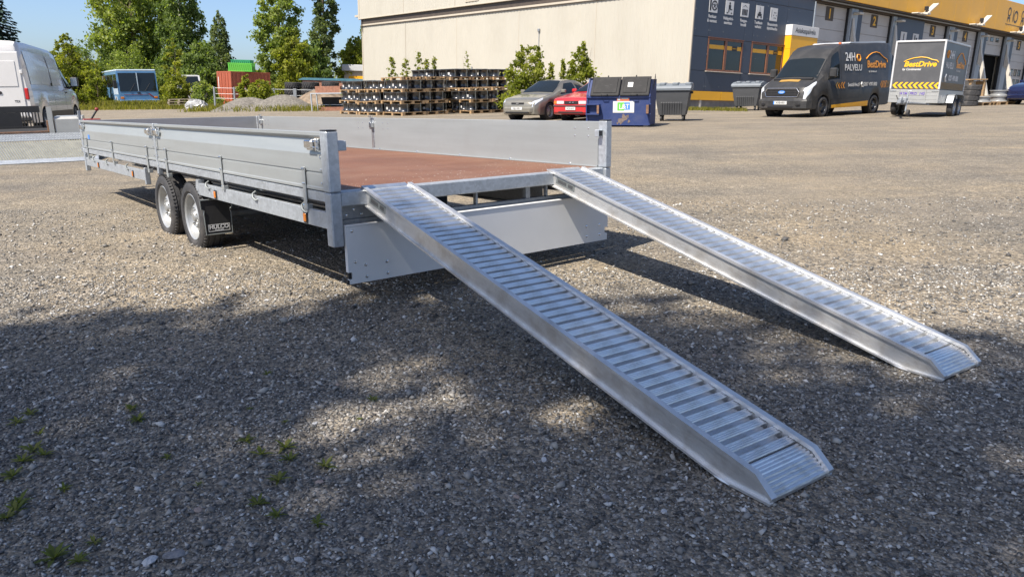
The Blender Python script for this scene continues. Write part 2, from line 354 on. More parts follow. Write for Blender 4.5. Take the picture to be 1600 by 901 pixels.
    col = mix(fy.outputs[0], col, mix(.30, packed, col)); col = mix(1., col, trk, 'MULTIPLY')
    L.new(col, b.inputs['Base Color']); b.inputs['Roughness'].default_value = .85; b.inputs['Specular IOR Level'].default_value = .35
    bp = N.new('ShaderNodeBump'); bp.inputs['Strength'].default_value = .9; bp.inputs['Distance'].default_value = .012
    ma = N.new('ShaderNodeMath'); ma.operation = 'ADD'; L.new(v1.outputs['Distance'], ma.inputs[0]); L.new(v2.outputs['Distance'], ma.inputs[1])
    inv = N.new('ShaderNodeMath'); inv.operation = 'MULTIPLY'; inv.inputs[1].default_value = -1; L.new(ma.outputs[0], inv.inputs[0])
    L.new(inv.outputs[0], bp.inputs['Height']); L.new(bp.outputs[0], b.inputs['Normal'])
    return m
MAT['ground'] = ground_material()
def make_ground():
    rad = np.concatenate([np.linspace(0, 12, 25)[1:], np.geomspace(13, 1400, 40)]); na = 96
    V = [(0, 0, 0)]; F4 = []
    for r in rad:
        for k in range(na):
            a = 2 * math.pi * k / na; x, y = r * math.cos(a), r * math.sin(a); V.append((x, y, gz(x, y)))
    me = bpy.data.meshes.new('ground'); fs = [(0, 1 + k, 1 + (k + 1) % na) for k in range(na)]
    for i in range(len(rad) - 1):
        for k in range(na):
            a0 = 1 + i * na; a1 = a0 + na; fs.append((a0 + k, a1 + k, a1 + (k + 1) % na, a0 + (k + 1) % na))
    me.from_pydata(V, [], fs); me.shade_smooth(); me.materials.append(MAT['ground']); me.update()
    o = link('ground', me); o['kind'] = 'structure'; return o
make_ground()
# ------------------------------------------------------------------ flatbed trailer (x forward, y to its left, z up)
TA = Vector((-.6372, .7701, -.0289)); TN = Vector((-.0368, .007, .9993)); TO = (-.9981, 4.1004, 0)
TM = frame(TO, TA, TN)
TL, TW, ZD, HS = 6.58, 2.2, .683, .326
ZT = ZD + HS
def make_wheel(parent, c, r, w, side, rimname='rimsilver', hub=6, holes=True, tread=True, rimr=.64, caps=False, dish=.35):
    """wheel with its axis along y; side = +1 or -1 is the outer side"""
    e = bpy.data.objects.new('wheel', None); COL.objects.link(e); e.parent = parent; e.location = c; e.empty_display_size = .1
    rr = r * rimr; n = 36
    prof = [(-w * .40, rr), (-w * .5, rr + (r - rr) * .25), (-w * .5, r - .035 * r / .3), (-w * .42, r - .012), (-w * .28, r), (-w * .27, r - .008), (-w * .22, r - .008), (-w * .21, r), (-w * .04, r), (-w * .03, r - .008), (w * .03, r - .008), (w * .04, r), (w * .21, r), (w * .22, r - .008), (w * .27, r - .008), (w * .28, r), (w * .42, r - .012), (w * .5, r - .035 * r / .3), (w * .5, rr + (r - rr) * .25), (w * .40, rr)]
    t = MB().lathe(prof, n, 'y')
    if tread:
        for k in range(56):
            a = 2 * math.pi * k / 56
            for sg in (-1, 1):
                t.T = Matrix.Rotation(a, 4, 'Y'); t.box(-.004, .004, sg * w * .28, sg * w * .42, r - .014, r - .0005); t.T = None
    t.build('tyre', 'rubber', e, True)
    m = MB(); s = side
    m.lathe([(s * w * .44, rr * 1.03), (s * w * .46, rr), (s * w * .40, rr * .93), (s * w * .10, rr * .86), (s * w * .02, rr * .80), (s * w * dish * .6, rr * .62), (s * w * dish, rr * .45), (s * w * dish * .8, rr * .30), (s * w * dish, rr * .24), (s * w * dish * 1.15, rr * .2), (s * w * dish * 1.2, .001)], 32, 'y')
    m.lathe([(-s * w * .4, rr * 1.0), (-s * w * .4, rr * .9), (s * w * .0, rr * .82)], 32, 'y')
    m.build('rim', rimname, e, True)
    if hub:
        b = MB()
        for k in range(hub):
            a = 2 * math.pi * k / hub + .2; b.lathe([(s * w * dish * .8, .0095), (s * w * dish * 1.12, .0095), (s * w * dish * 1.13, .0001)], 6, 'y', (rr * .36 * math.cos(a), 0, rr * .36 * math.sin(a)))
        b.build('wheel_nuts', 'chrome', e)
    if holes:
        b = MB()
        for k in range(8):
            a = 2 * math.pi * k / 8; b.disc((rr * .66 * math.cos(a), s * w * (.02 + dish * .52), rr * .66 * math.sin(a)), rr * .085, 'y', 10, .004)
        b.build('hand_holes', 'blackmat', e)
    return e
def bolt(m, c, r=.009, axis='y', s=1, h=.007):
    p = [(0, r), (s * h * .6, r * .85), (s * h, .0001)]; m.lathe(p, 10, axis, c)

def make_flatbed():
    t = thing('flatbed_trailer', 'long galvanised flatbed trailer with aluminium sides, brown plywood deck and folded down tailgate', 'trailer', TM)
    box('deck', 'ply', t, .06, TL - .03, -.046, -TW + .046, ZD - .02, ZD, 0)
    for y0, y1 in ((-.001, -.044), (-TW + .001, -TW + .044)):
        box('side_beam', 'galv', t, .03, TL, y0, y1, .628, ZD + .001, .004)
    box('rear_beam', 'galv', t, -.03, .055, -.061, -TW + .061, .603, ZD + .003, .006)
    box('front_beam', 'galv', t, TL - .028, TL + .03, -.001, -TW + .001, .604, ZD + .002, .006)
    # corner and middle posts
    for y0, y1, sgn in ((.012, -.06, 1), (-TW + .008, -TW + .07, -1)):
        o = box('corner_post', 'galv', t, -.052, .028, y0, y1, ZD + .004, ZT + .006, .007)
        box('post_cap', 'black', o, -.05, .026, y0 - .002 * sgn, y1 + .002 * sgn, ZT + .007, ZT + .013, .003)
        box('support_leg', 'galv', t, -.05, .026, y0 - .003 * sgn, y1 + .003 * sgn, .385, ZD + .001, .006)
        if sgn > 0: box('latch_stub', 'galv', t, -.035, .015, y1 - .001, y1 - .055, .908, .962, .004)
        o = box('corner_post', 'galv', t, TL - .025, TL + .032, y0 - .004 * sgn, y1 + .016 * sgn, ZD + .004, ZT + .002, .005)
        box('support_leg', 'galv', t, TL - .024, TL + .03, y0 - .005 * sgn, y1 + .018 * sgn, .41, ZD - .002, .005)
    XJ = 3.365
    # drop sides: extruded hollow-looking section with lip, shadow groove, sloped band and joints
    def section(o):
        return [(o - .002, ZD + .006), (o + .0045, ZD + .008), (o + .0045, ZD + .022), (o, ZD + .026), (o, ZD + .098), (o - .006, ZD + .100), (o - .006, ZD + .108), (o, ZD + .111), (o, ZD + .206),
                (o - .020, ZD + .286), (o - .018, ZD + .292), (o + .002, ZD + .307), (o + .002, ZT - .002), (o, ZT), (o - .032, ZT), (o - .034, ZT - .003), (o - .034, ZD + .004)]
    def side(x0, x1, left):
        sec = section(-.001)
        if not left: sec = [(-TW - y, z) for y, z in sec]
        o = MB().prism(sec, 'x', x0, x1).build('side_board', 'board', t)
        return o
    boards = {}
    for left in (1, 0):
        boards[left, 0] = side(.032, XJ - .03, left); boards[left, 1] = side(XJ + .03, TL - .03, left)
    fb = MB().prism([(TL + .024 - (0 - y), z) for y, z in section(0)], 'y', -.05, -TW + .05).build('front_board', 'board', t)
    for left in (1, 0):
        o = (lambda y: y) if left else (lambda y: -TW - y)
        box('middle_post', 'galv', t, XJ - .022, XJ + .022, o(.007), o(-.036), .575, ZT + .004, .004)
        # end plates with rivets
        for k, (x0, x1) in enumerate(((.033, .066), (XJ - .075, XJ - .032), (XJ + .032, XJ + .075), (TL - .075, TL - .032))):
            ep = box('end_plate', 'board', boards[left, 0 if k < 2 else 1], x0, x1, o(.001), o(.0045), ZD + .112, ZD + .203, .001)
        m = MB()
        for x in (.05, XJ - .055, XJ + .055, TL - .055):
            for z in (ZD + .19, ZD + .125, ZD + .05): bolt(m, (x, o(.0045), z), .006, 'y', 1 if left else -1)
        m.build('rivets', 'chrome', boards[left, 0])
        # hinges with bolts
        for x in (6.33, 5.05, 3.67, 3.06, 1.68, .277):
            h = MB().box(x - .02, x + .02, o(.0046), o(.011), .60, ZD + .13, .002).box(x - .02, x + .02, o(-.028), o(.0105), .566, .601, .004).build('hinge', 'board', t)
            m = MB()
            for dx in (-.009, .009):
                for z in (ZD + .118, ZD + .035): bolt(m, (x + dx, o(.011), z), .0065, 'y', 1 if left else -1)
            m.lathe([(-.022, .011), (.03, .011), (.034, .007), (.034, .0001)], 10, 'x', (x + .02, o(-.006), .588))
            m.build('hinge_bolts', 'chrome', h)
        # over-centre latches near the top edge
        for x, d in ((.035, 1), (XJ - .03, -1), (XJ + .03, 1), (TL - .04, -1)):
            m = MB(); s = 1
            X = lambda a: x + d * a
            m.box(X(0), X(.105), o(-.016), o(-.010), ZT - .112, ZT - .02, .002)
            m.box(X(.01), X(.022), o(-.014), o(.030), ZT - .10, ZT - .035, .003)
            m.box(X(.055), X(.066), o(-.014), o(.028), ZT - .095, ZT - .038, .003)
            m.tube([(X(.0), o(.018), ZT - .05), (X(.08), o(.022), ZT - .052)], .006, 8)
            m.tube([(X(.0), o(.018), ZT - .083), (X(.08), o(.022), ZT - .08)], .006, 8)
            m.box(X(.06), X(.155), o(.018), o(.034), ZT - .088, ZT - .044, .006)
            m.box(X(.085), X(.15), o(.000), o(.020), ZT - .10, ZT - .05, .004)
            m.build('latch', 'chrome', t)
        # rope hooks under the side beam
        for x in (.351, 1.125, 2.075, 4.55, 5.45, 6.12):
            MB().tube([(x, o(-.02), .60), (x - .005, o(.004), .585), (x - .03, o(.012), .562), (x - .06, o(.006), .548), (x - .085, o(-.02), .56)], .007, 8).build('rope_hook', 'strap', t, True)
        # low side rails with amber markers
        for x0, x1, mk in ((.03, 2.30, (.313, 1.887)), (3.90, TL - .03, (4.314, 5.874))):
            rl = MB().box(x0, x1, o(-.004), o(-.010), .478, .572, .002).box(x0, x1, o(-.0105), o(-.034), .566, .572, 0).box(x0, x1, o(-.0105), o(-.034), .478, .484, 0).build('side_rail', 'galv', t)
            for x in mk:
                lm = MB().box(x - .026, x + .026, o(-.0035), o(.003), .483, .549, .003).build('side_marker', 'black', rl)
                lz = MB().box(x - .017, x + .017, o(.003), o(.009), .492, .540, .004).build('side_marker_lens', 'amber', rl)
        MB().prism([(2.27, .598), (2.33, .598), (2.40, .43), (2.302, .43), (2.302, .50)], 'y', o(-.003), o(-.048)).build('rail_bracket', 'galv', t)
        box('rail_bracket', 'galv', t, 3.87, 3.90, o(-.003), o(-.05), .44, .598, .004)
        # wheels
        for u in (2.50, 3.28):
            make_wheel(t, (u, o(-.075), .283 if u < 3 else .287), .288, .185, 1 if left else -1, hub=5)
        # mudflaps
        out = [(.050, .455), (.048, .385), (.026, .372), (.030, .345), (.026, .185), (-.175, .185), (-.178, .345), (-.170, .372), (-.188, .39), (-.182, .455)]
        fl = MB().prism([(o(y), z) for y, z in out], 'x', 2.118, 2.125).build('mudflap', 'blackmat', t)
        m = MB(); m.tube([(2.1165, o(y), z) for y, z in out + out[:1]], .005, 6, cap=False); m.build('flap_edging', 'strap', fl)
        if left:
            m = MB(); y0, y1, z0, z1 = .008, -.158, .207, .262
            for a, b_, c_, d_ in ((y0, y1, z0, z0 + .004), (y0, y1, z1 - .004, z1), (y0, y0 - .004, z0 + .0045, z1 - .0045), (y1 + .004, y1, z0 + .0045, z1 - .0045)): m.box(2.1155, 2.118, a, b_, c_, d_)
            m.build('flap_frame', 'white', fl)
            text('lettering', 'HULCO', .046, 'white', fl, face_m((2.1165, -.075, .241), (0, -1, 0), (0, 0, 1)), bold=.035, sx=.95)
            text('lettering', 'TRAILERS', .014, 'white', fl, face_m((2.1165, -.075, .216), (0, -1, 0), (0, 0, 1)), bold=.02, sx=1.2)
    # bottom hinges, rivets and lock boxes on the inner face of the right side
    m = MB()
    for k in range(9): bolt(m, (.35 + k * .72, -TW + .036, ZD + .012), .010, 'y', 1, .012)
    for x in (.16, .30, 3.05, 3.15, 3.58, 3.68, 6.2, 6.3):
        for z in (ZT - .05, ZT - .105): bolt(m, (x, -TW + .035, z), .006, 'y', 1, .005)
    m.build('rivets', 'chrome', boards[0, 0])
    box('edge_trim', 'board', t, .06, TL - .04, -TW + .0345, -TW + .046, ZD + .001, ZD + .009, .001)
    for x in (XJ, 6.42):
        m = MB().box(x - .03, x + .012, -TW + .036, -TW + .075, ZT - .10, ZT - .045, .004).box(x + .013, x + .026, -TW + .036, -TW + .062, ZT - .115, ZT - .035, .003)
        m.tube([(x + .01, -TW + .055, ZT - .04), (x + .01, -TW + .055, ZT + .012)], .006, 8).box(x - .03, x + .045, -TW + .045, -TW + .062, ZT + .012, ZT + .02, .002)
        m.box(x - .018, x - .008, -TW + .036, -TW + .041, ZD + .02, ZT - .105, .001).box(x + .008, x + .018, -TW + .036, -TW + .041, ZD + .02, ZT - .105, .001)
        m.build('inner_lock', 'chrome', t)
    MB().box(.055, .063, -TW + .036, -TW + .042, ZD + .01, ZT - .12, .001).build('edge_strip', 'board', t)
    o = MB().box(-.02, .02, -TW + .072, -TW + .115, ZT - .105, ZT - .055, .003).build('latch_stub', 'galv', t); box('stub_opening', 'black', o, -.022, -.019, -TW + .079, -TW + .108, ZT - .098, ZT - .062, 0)
    # grit and dust swept to the rear of the deck
    gr_ = random.Random(9); m = MB()
    for k in range(300):
        x = .08 + abs(gr_.gauss(0, .45)); y = -.1 - gr_.random() ** .8 * (TW - .2); e = gr_.uniform(.001, .0026)
        m.add([(x - e, y, ZD + .0002), (x + e * .3, y - e, ZD + .0002), (x + e, y + e * .6, ZD + .0002), (x, y, ZD + e)], [(0, 1, 3), (1, 2, 3), (2, 0, 3)])
    m.build('grit', 'label', t)['kind'] = 'stuff'
    # chassis
    for y in (-.55, -TW + .55):
        MB().prism([(-.035, .44), (.035, .44), (.035, .452), (.005, .452), (.005, .588), (.035, .588), (.035, .598), (-.035, .598), (-.035, .588), (-.005, .588), (-.005, .452), (-.035, .452)], 'x', .09, 6.6).build('chassis_beam', 'galvd', t).location = (0, y, 0)
    for k in range(10):
        x = .42 + k * .66; MB().box(x, x + .045, -.047, -TW + .047, .603, .655, .003).build('cross_member', 'galvd', t)
    box('rear_crossbar', 'galvd', t, .015, .055, -.065, -TW + .065, .478, .522, .004)
    for y in (-.47, -1.03, -1.47, -1.63, -1.90):
        box('bracket', 'galvd', t, .018, .05, y - .008, y + .008 if y != -1.47 else y + .03, .523, .602, .002)
    for y0, y1 in ((-.07, -.40), (-1.80, -2.13)):
        lp = box('lamp_plate', 'galvd', t, .03, .036, y0, y1, .523, .602, .001)
        m = MB()
        for k in range(6): bolt(m, (.03, y0 + (y1 - y0) * (.15 + .14 * k), .575 if k % 2 else .545), .008, 'x', -1, .006)
        m.build('plate_bolts', 'chrome', lp)
        box('tail_lamp', 'red', t, .012, .03, y0 + (y1 - y0) * .78, y0 + (y1 - y0) * .97, .53, .595, .004)
    for u in (2.50, 3.28):
        MB().tube([(u, -.18, .285), (u, -TW + .18, .285)], .035, 10).build('axle', 'galvd', t)
        for y in (-.55, -TW + .55): box('axle_bracket', 'galvd', t, u - .05, u + .05, y - .03, y + .03, .30, .438, .004)
    # folded down tailgate
    tg = MB().prism([(-.063, .494), (-.063, .236), (-.085, .236), (-.085, .196), (-.068, .196), (-.068, .168), (-TW + .055, .168), (-TW + .055, .215), (-TW + .08, .215), (-TW + .08, .262), (-TW + .05, .262), (-TW + .05, .494)], 'x', -.062, -.034).build('tailgate', 'gate', t)
    box('gate_lip', 'gate', tg, -.066, -.03, -.064, -TW + .051, .4945, .502, .002)
    m = MB()
    for y, z in ((-.097, .469), (-.108, .292), (-.171, .267), (-.309, .267), (-.175, .199), (-.312, .199), (-1.932, .287), (-2.061, .286), (-1.935, .215), (-2.065, .215)): bolt(m, (-.062, y, z), .010, 'x', -1, .006)
    m.build('rivets', 'chrome', tg)
    MB().box(-.058, -.038, -.0635, -.083, .198, .234, .002).box(-.058, -.036, -.056, -.0675, .166, .192, .002).build('latch_end', 'black', tg)
    for y in (-.35, -1.1, -1.85): box('gate_hinge', 'galvd', tg, -.033, .012, y - .025, y + .025, .485, .50, .002)
    # stickers, drawbar, lever at the front
    MB().box(6.14, 6.23, .0008, .0025, ZD + .115, ZD + .165).build('sticker', 'bluest', t)
    for sg in (1, -1):
        MB().tube([(6.1, -1.1 + sg * .55, .50), (6.62, -1.1 + sg * .55, .50), (8.0, -1.1, .47)], .045, 8).build('drawbar', 'galv', t)
    MB().box(7.9, 8.35, -1.15, -1.05, .43, .53, .01).lathe([(-.09, .045), (.06, .045), (.09, .03), (.09, .001)], 16, 'x', (8.4, -1.1, .48)).build('coupling', 'galvd', t)
    MB().tube([(7.6, -1.1, .06), (7.6, -1.1, .75)], .03, 12).lathe([(-.03, .001), (-.03, .09), (.03, .09), (.03, .001)], 20, 'y', (7.6, -1.1, .10)).build('jockey_wheel', 'galvd', t)
    yb = -.035
    lv = MB().box(TL + .26, TL + .29, yb - .0, yb - .03, ZD - .06, ZT + .11, .003).prism([(TL + .29, ZT + .09), (TL + .29, ZT + .03), (TL + .38, ZT + .03)], 'y', yb - .004, yb - .02).build('winch_post', 'galvd', t)
    MB().box(TL + .04, TL + .29, -.02, -.30, ZD - .06, ZD - .005, .004).build('winch_bracket', 'galvd', t)
    MB().box(TL + .22, TL + .30, yb - .04, yb - .24, ZT - .05, ZT + .012, .01).build('winch_housing', 'redpaint', lv)
    MB().tube([(TL + .26, yb - .14, ZT + .01), (TL + .26, yb - .21, ZT + .11)], .012, 10).build('lever', 'black', lv, True)
    MB().lathe([(-.022, .001), (-.018, .018), (0, .025), (.018, .018), (.022, .001)], 12, 'z', (TL + .26, yb - .215, ZT + .125)).build('lever_knob', 'redpaint', lv, True)
    return t
make_flatbed()

# ------------------------------------------------------------------ loading ramps
RL = 2.83
def make_ramp(name, label, yc0, u0, ut, yt):
    top = TM @ Vector((u0, -yc0, ZD + .022)); tip = TM @ Vector((ut, -yt, 0)); tip.z = gz(tip.x, tip.y) + .064
    d = tip - top; m = frame(top, d, TN) @ Matrix.Diagonal((1, .955, 1, 1))
    t = thing(name, label, 'ramp', m, 'pair of aluminium loading ramps')
    ex = d.length; kx = ex - .075; kb = ex - .175     # where the top bends, the tip, where the underside meets the ground
    H = .092
    def rail(sg):
        web = [(.012, 0), (.0, -.015), (.022, -.070), (.045, -H), (kb, -H), (ex, -.056), (ex, -.040), (kx, 0)]
        mb = MB().prism(web, 'y', sg * .1495, sg * .1545)
        # flanges point outwards, top flange is a hollow lip
        mb.prism([(.012, .003), (kx, .003), (kx, -.011), (.012, -.011)], 'y', sg * .1415, sg * .168)
        mb.prism([(kx, .003), (ex, -.037), (ex, -.050), (kx, -.011)], 'y', sg * .1415, sg * .168)
        mb.prism([(.047, -H + .0005), (kb, -H + .0005), (kb, -H - .008), (.043, -H - .008)], 'y', sg * .1487, sg * .168)
        mb.prism([(kb, -H + .0005), (ex, -.0555), (ex, -.064), (kb, -H - .008)], 'y', sg * .1487, sg * .168)
        mb.prism([(.012, -.0115), (-.001, -.016), (.022, -.071), (.044, -H + .0005), (.056, -H + .008), (.032, -.066), (.014, -.022)], 'y', sg * .1487, sg * .166)
        return mb.build('side_rail', 'alu', t)
    r1 = rail(1); r2 = rail(-1)
    for sg in (1, -1):
        w = MB()
        w.tube([(kb - .03, sg * .163, -H - .006), (kb, sg * .165, -H - .004), (kb + .03, sg * .163, -H + .001)], .006, 6)
        w.build('weld', 'alu', r1 if sg > 0 else r2, True)
    sl = MB().box(.10, .30, -.1548, -.1555, -.068, -.025).build('rating_label', 'strap', r2)
    MB().box(.12, .21, -.1556, -.156, -.058, -.035).box(.23, .28, -.1556, -.156, -.058, -.035).build('lettering', 'bingrey', r2)
    box('hook_lip', 'alur', t, -.03, .024, -.148, .148, -.022, -.010, .003)
    # ribbed rungs
    rp = [(-.019, -.046), (-.019, -.016), (-.015, -.013)]
    for k in range(3):
        x = -.010 + k * .0085; rp += [(x - .002, -.012), (x + .0005, -.012), (x + .002, -.0145), (x + .0045, -.0145)]
    rp += [(.016, -.012), (.0185, -.016), (.0185, -.046), (.0155, -.046), (.0155, -.02), (-.0155, -.02), (-.0155, -.046)]
    proto = MB().prism(rp, 'y', -.149, .149)
    n = 47; x0 = .055; pitch = (kx - .08 - x0) / (n - 1); src = None
    for k in range(n):
        if src is None:
            src = proto.build('rung', 'alur', t); o = src
        else: o = share('rung', src, t)
        o.location = (x0 + k * pitch, 0, random.uniform(-.0008, .0008))
        o.rotation_euler = (0, random.uniform(-.02, .02), random.uniform(-.0015, .0015))
    tr = MB().prism([(.0175, -.037), (.0175, -.042), (pitch - .018, -.038), (pitch - .018, -.033)], 'y', -.149, .133).build('rung_tread', 'alur', t)
    for k in range(n):
        o = tr if k == 0 else share('rung_tread', tr, t)
        o.location = (x0 + k * pitch, 0, 0)
    wm = MB()
    for k in range(n):
        x = x0 + k * pitch
        for sg in (-1, 1):
            wm.box(x - .012 + random.uniform(-.003, .003), x + .010, sg * .1405, sg * .1492, -.0135, -.0085, .0025)
    wm.build('weld_beads', 'chrome', t)
    pl = []
    N = 9; x1 = kx - .055
    for k in range(N):
        a = x1 + (ex - x1 - .004) * k / N; b_ = x1 + (ex - x1 - .004) * (k + 1) / N
        f = lambda x: -.014 if x < kx else -.014 - (x - kx) * .032 / (ex - kx)
        w = b_ - a; pl += [(a, f(a) - .004), (a + w * .25, f(a + w * .25)), (a + w * .7, f(a + w * .7)), (a + w * .95, f(a + w * .95) - .004)]
    pl += [(ex - .002, -.057), (ex - .006, -.059), (x1, -.032)]
    MB().prism(pl, 'y', -.149, .149).build('tip_plate', 'alur', t)
    return t
make_ramp('loading_ramp', 'aluminium loading ramp nearest the camera, on the left half of the tailgate', .372, .01, -2.775, .190)
make_ramp('loading_ramp', 'aluminium loading ramp on the far right, at the right corner of the flatbed trailer', 1.80, .015, -2.705, 1.578)
# ------------------------------------------------------------------ tyre workshop (x along the blue front, y into the building, z up)
YB = .6919
DF = Vector((math.cos(YB), math.sin(YB), 0)); DW = Vector((-math.sin(YB), math.cos(YB), 0))
BO = (8.1945, 37.266, .7894)
def make_building():
    t = thing('workshop_building', 'tyre workshop with cream ribbed side wall, navy front with numbered doors and yellow fascia', 'building', frame(BO, DF))
    # cream ribbed wall, lower part, then gutter line, dark band and the upper wall standing a little proud
    def ribbed(name, x, y0, y1, z0, z1, pitch=.30, dep=.014):
        n = int((y1 - y0) / pitch); prof = []
        for k in range(n):
            a = y0 + k * (y1 - y0) / n; w = (y1 - y0) / n
            prof += [(x, a), (x, a + w * .62), (x + dep, a + w * .70), (x + dep, a + w * .92)]
        prof.append((x, y1))
        V = []; F = []
        for i, (px, py) in enumerate(prof): V += [(px, py, z0), (px, py, z1)]
        for i in range(len(prof) - 1): F.append((2 * i, 2 * i + 1, 2 * i + 3, 2 * i + 2))
        return MB().add(V, F).build(name, 'cream', t)
    ribbed('ribbed_wall', 0, .06, 32.0, -1.2, 5.42)
    ribbed('upper_wall', -.16, .0, 32.25, 5.93, 9.4, .33)
    box('corner_trim', 'creamtrim', t, -.03, .05, -.03, .055, -1.0, 5.42, .004)
    box('corner_trim', 'creamtrim', t, -.03, .05, 31.95, 32.05, -1.6, 5.42, .004)
    box('corner_trim', 'creamtrim', t, -.19, -.10, 32.1, 32.29, 5.90, 9.4, .004)
    box('flashing_strip', 'creamtrim', t, -.20, .0, .0, 32.25, 5.925, 5.985, .004)
    box('dark_band', 'browntrim', t, -.05, .05, .0, 32.1, 5.56, 5.925, 0)
    box('gutter_line', 'browntrim', t, -.075, -.03, .0, 32.15, 5.40, 5.435, .003)
    box('ledge_strip', 'creamtrim', t, -.06, .0, .0, 32.1, 5.44, 5.55, .003)
    MB().tube([(-.08, 31.85, 5.85), (-.16, 31.85, 5.6), (-.1, 31.85, 5.35), (-.07, 31.85, 5.0)], .03, 8).build('downpipe', 'browntrim', t)
    MB().box(-.05, .9, 32.3, 33.1, 6.15, 6.3, 0).build('lean_to_roof', 'creamtrim', t).rotation_euler = (0, 0, 0)
    for y in (6.4, 12.8, 19.2, 25.6):
        box('sheet_joint', 'creamtrim', t, -.012, -.002, y - .018, y + .018, -.6, 5.39, .003); box('sheet_joint', 'creamtrim', t, -.172, -.162, y - .018, y + .018, 5.99, 9.3, .003)
    w = box('window', 'creamtrim', t, -.20, -.165, 16.6, 18.0, 6.15, 7.6, .01); box('pane', 'glassd', w, -.207, -.201, 16.72, 17.88, 6.27, 7.48, 0)
    MB().tube([(-.05, 17.42, -.4), (-.05, 17.42, 2.2)], .035, 8).build('vent_pipe', 'galvd', t)
    MB().box(-.10, -.0, 10.85, 11.0, 4.05, 4.22, .02).box(-.03, -.0, 10.9, 10.95, 3.2, 4.05, .005).build('wall_lamp', 'galvd', t)
    # hidden mass of the building: far walls, roof
    MB().box(.06, 60, .5, 31.9, -1, 8.2).build('back_wall', 'creamtrim', t)
    box('roof', 'browntrim', t, -.1, 60, .02, 32, 8.22, 8.40, 0)
    # navy cassettes around two windows
    xs = [.055, 1.23, 4.14, 4.87, 7.87, 10.50]; zs = [.87, 1.83, 3.38, 5.35, 6.7, 8.15]
    for i in range(5):
        for k in range(5):
            if k == 1 and i in (1, 3): continue
            if i == 4 and k < 2: continue
            if i == 4 and k == 2: z0 = 4.45
            else: z0 = zs[k]
            p = box('wall_panel', 'navy', t, xs[i] + .008, xs[i + 1] - .008, -.03, .02, z0 + .008, zs[k + 1] - .008, .006)
    m = MB()
    for i, x in enumerate(xs[:-1]):
        for z in (1.1, 2.6, 3.7, 4.6, 5.2, 6.1):
            for dx in (.1, 1.15):
                if not (i in (1, 3) and 1.8 < z < 3.4) and not (i == 4 and z < 4.5): bolt(m, (x + dx, -.03, z), .02, 'y', -1, .01)
    m.build('panel_screws', 'strap', t)
    box('wall_backing', 'black', t, .05, 10.5, .021, .3, -.2, 8.1, 0)
    for x0, x1 in ((.05, 2.6), (2.62, 5.2), (5.22, 7.86)):
        box('yellow_skirt', 'yellow', t, x0, x1, -.055, .02, .45, .862, .005)
    box('foundation', 'concrete', t, .12, 10.5, .02, .45, -1.2, .45, 0)
    box('foundation_post', 'strut', t, .95, 1.10, -.04, .05, -.6, .449, .01)
    for x0, x1 in ((1.25, 4.12), (4.89, 7.85)):
        z0, z1 = 1.83, 3.38
        w = MB().box(x0, x0 + .09, -.05, .02, z0, z1, .006).box(x1 - .09, x1, -.05, .02, z0, z1, .006).box(x0 + .09, x1 - .09, -.05, .02, z0, z0 + .09, .006).box(x0 + .09, x1 - .09, -.05, .02, z1 - .09, z1, .006)
        xm = (x0 + x1) / 2; w.box(xm - .09, xm + .09, -.055, .02, z0 + .09, z1 - .09, .006)
        w = w.build('window', 'windowwood', t)
        box('sill', 'strut', w, x0 - .08, x1 + .05, -.13, -.03, z0 - .035, z0 - .003, .004)
        box('flashing', 'windowwood', w, x0 - .03, x1 + .03, -.08, -.03, z1 + .003, z1 + .03, .003)
        for a, b_ in ((x0 + .10, xm - .10), (xm + .10, x1 - .10)):
            box('pane', 'glass', w, a, b_, -.012, -.006, z0 + .09, z1 - .09, 0)
            box('window_stripe', 'yellow', w, a, b_, -.016, -.013, z1 - .50, z1 - .31, 0)
        box('logo_plate', 'black', w, xm + .55, xm + .98, -.019, -.0165, z1 - .52, z1 - .30, 0)
        text('lettering', 'BestDrive', .085, 'logoy', w, face_m((xm + .765, -.021, z1 - .41), (1, 0, 0), (0, 0, 1)), bold=.01)
        box('curtain', 'curtain', w, x0 + .1, x1 - .1, .10, .14, z0 + .09, z1 - .09, 0)
    # service icons with captions
    caps = ['Renkaat\n& vanteet', 'Nelipyörä-\nsuuntaus', 'Rengas-\nhotelli', 'Tuulilasin\nvaihdot', 'Ilmastoinnin\ntäyttöhuolto']
    for k in range(5):
        xc = 1.42 + k * 1.29; z0, z1 = 4.52, 5.16
        s = box('icon_sign', 'white', t, xc - .33, xc + .33, -.045, -.031, z0, z1, .002)
        g = MB(); Y0, Y1 = -.049, -.0455
        ring = lambda x, z, r, w_: g.lathe([(Y0, r), (Y0, r - w_), (Y1, r - w_), (Y1, r)], 24, 'y', (x, 0, z), True)
        if k == 0:
            ring(xc + .08, 4.84, .23, .06); ring(xc + .08, 4.84, .07, .05)
            for q in range(5):
                a = q * 1.2566; g.T = Matrix.Translation((xc + .08, 0, 4.84)) @ Matrix.Rotation(a, 4, 'Y'); g.box(-.016, .016, Y0, Y1, .06, .18); g.T = None
            g.box(xc - .29, xc - .18, Y0, Y1, 4.60, 5.08)
        elif k == 1:
            ring(xc, 5.04, .06, .055); g.box(xc - .09, xc + .09, Y0, Y1, 4.78, 4.97, 0).box(xc - .09, xc - .02, Y0, Y1, 4.62, 4.78).box(xc + .02, xc + .22, Y0, Y1, 4.74, 4.79).box(xc - .22, xc - .12, Y0, Y1, 4.57, 4.63).box(xc + .12, xc + .22, Y0, Y1, 4.57, 4.63)
        elif k == 2:
            for q in range(4): g.box(xc - .23 + q * .12, xc - .14 + q * .12, Y0, Y1, 4.60, 4.88, 0)
            g.add([(xc - .27, Y0, 4.93), (xc, Y0, 5.08), (xc + .27, Y0, 4.93), (xc, Y0, 5.04)], [(0, 1, 2, 3)])
        elif k == 3:
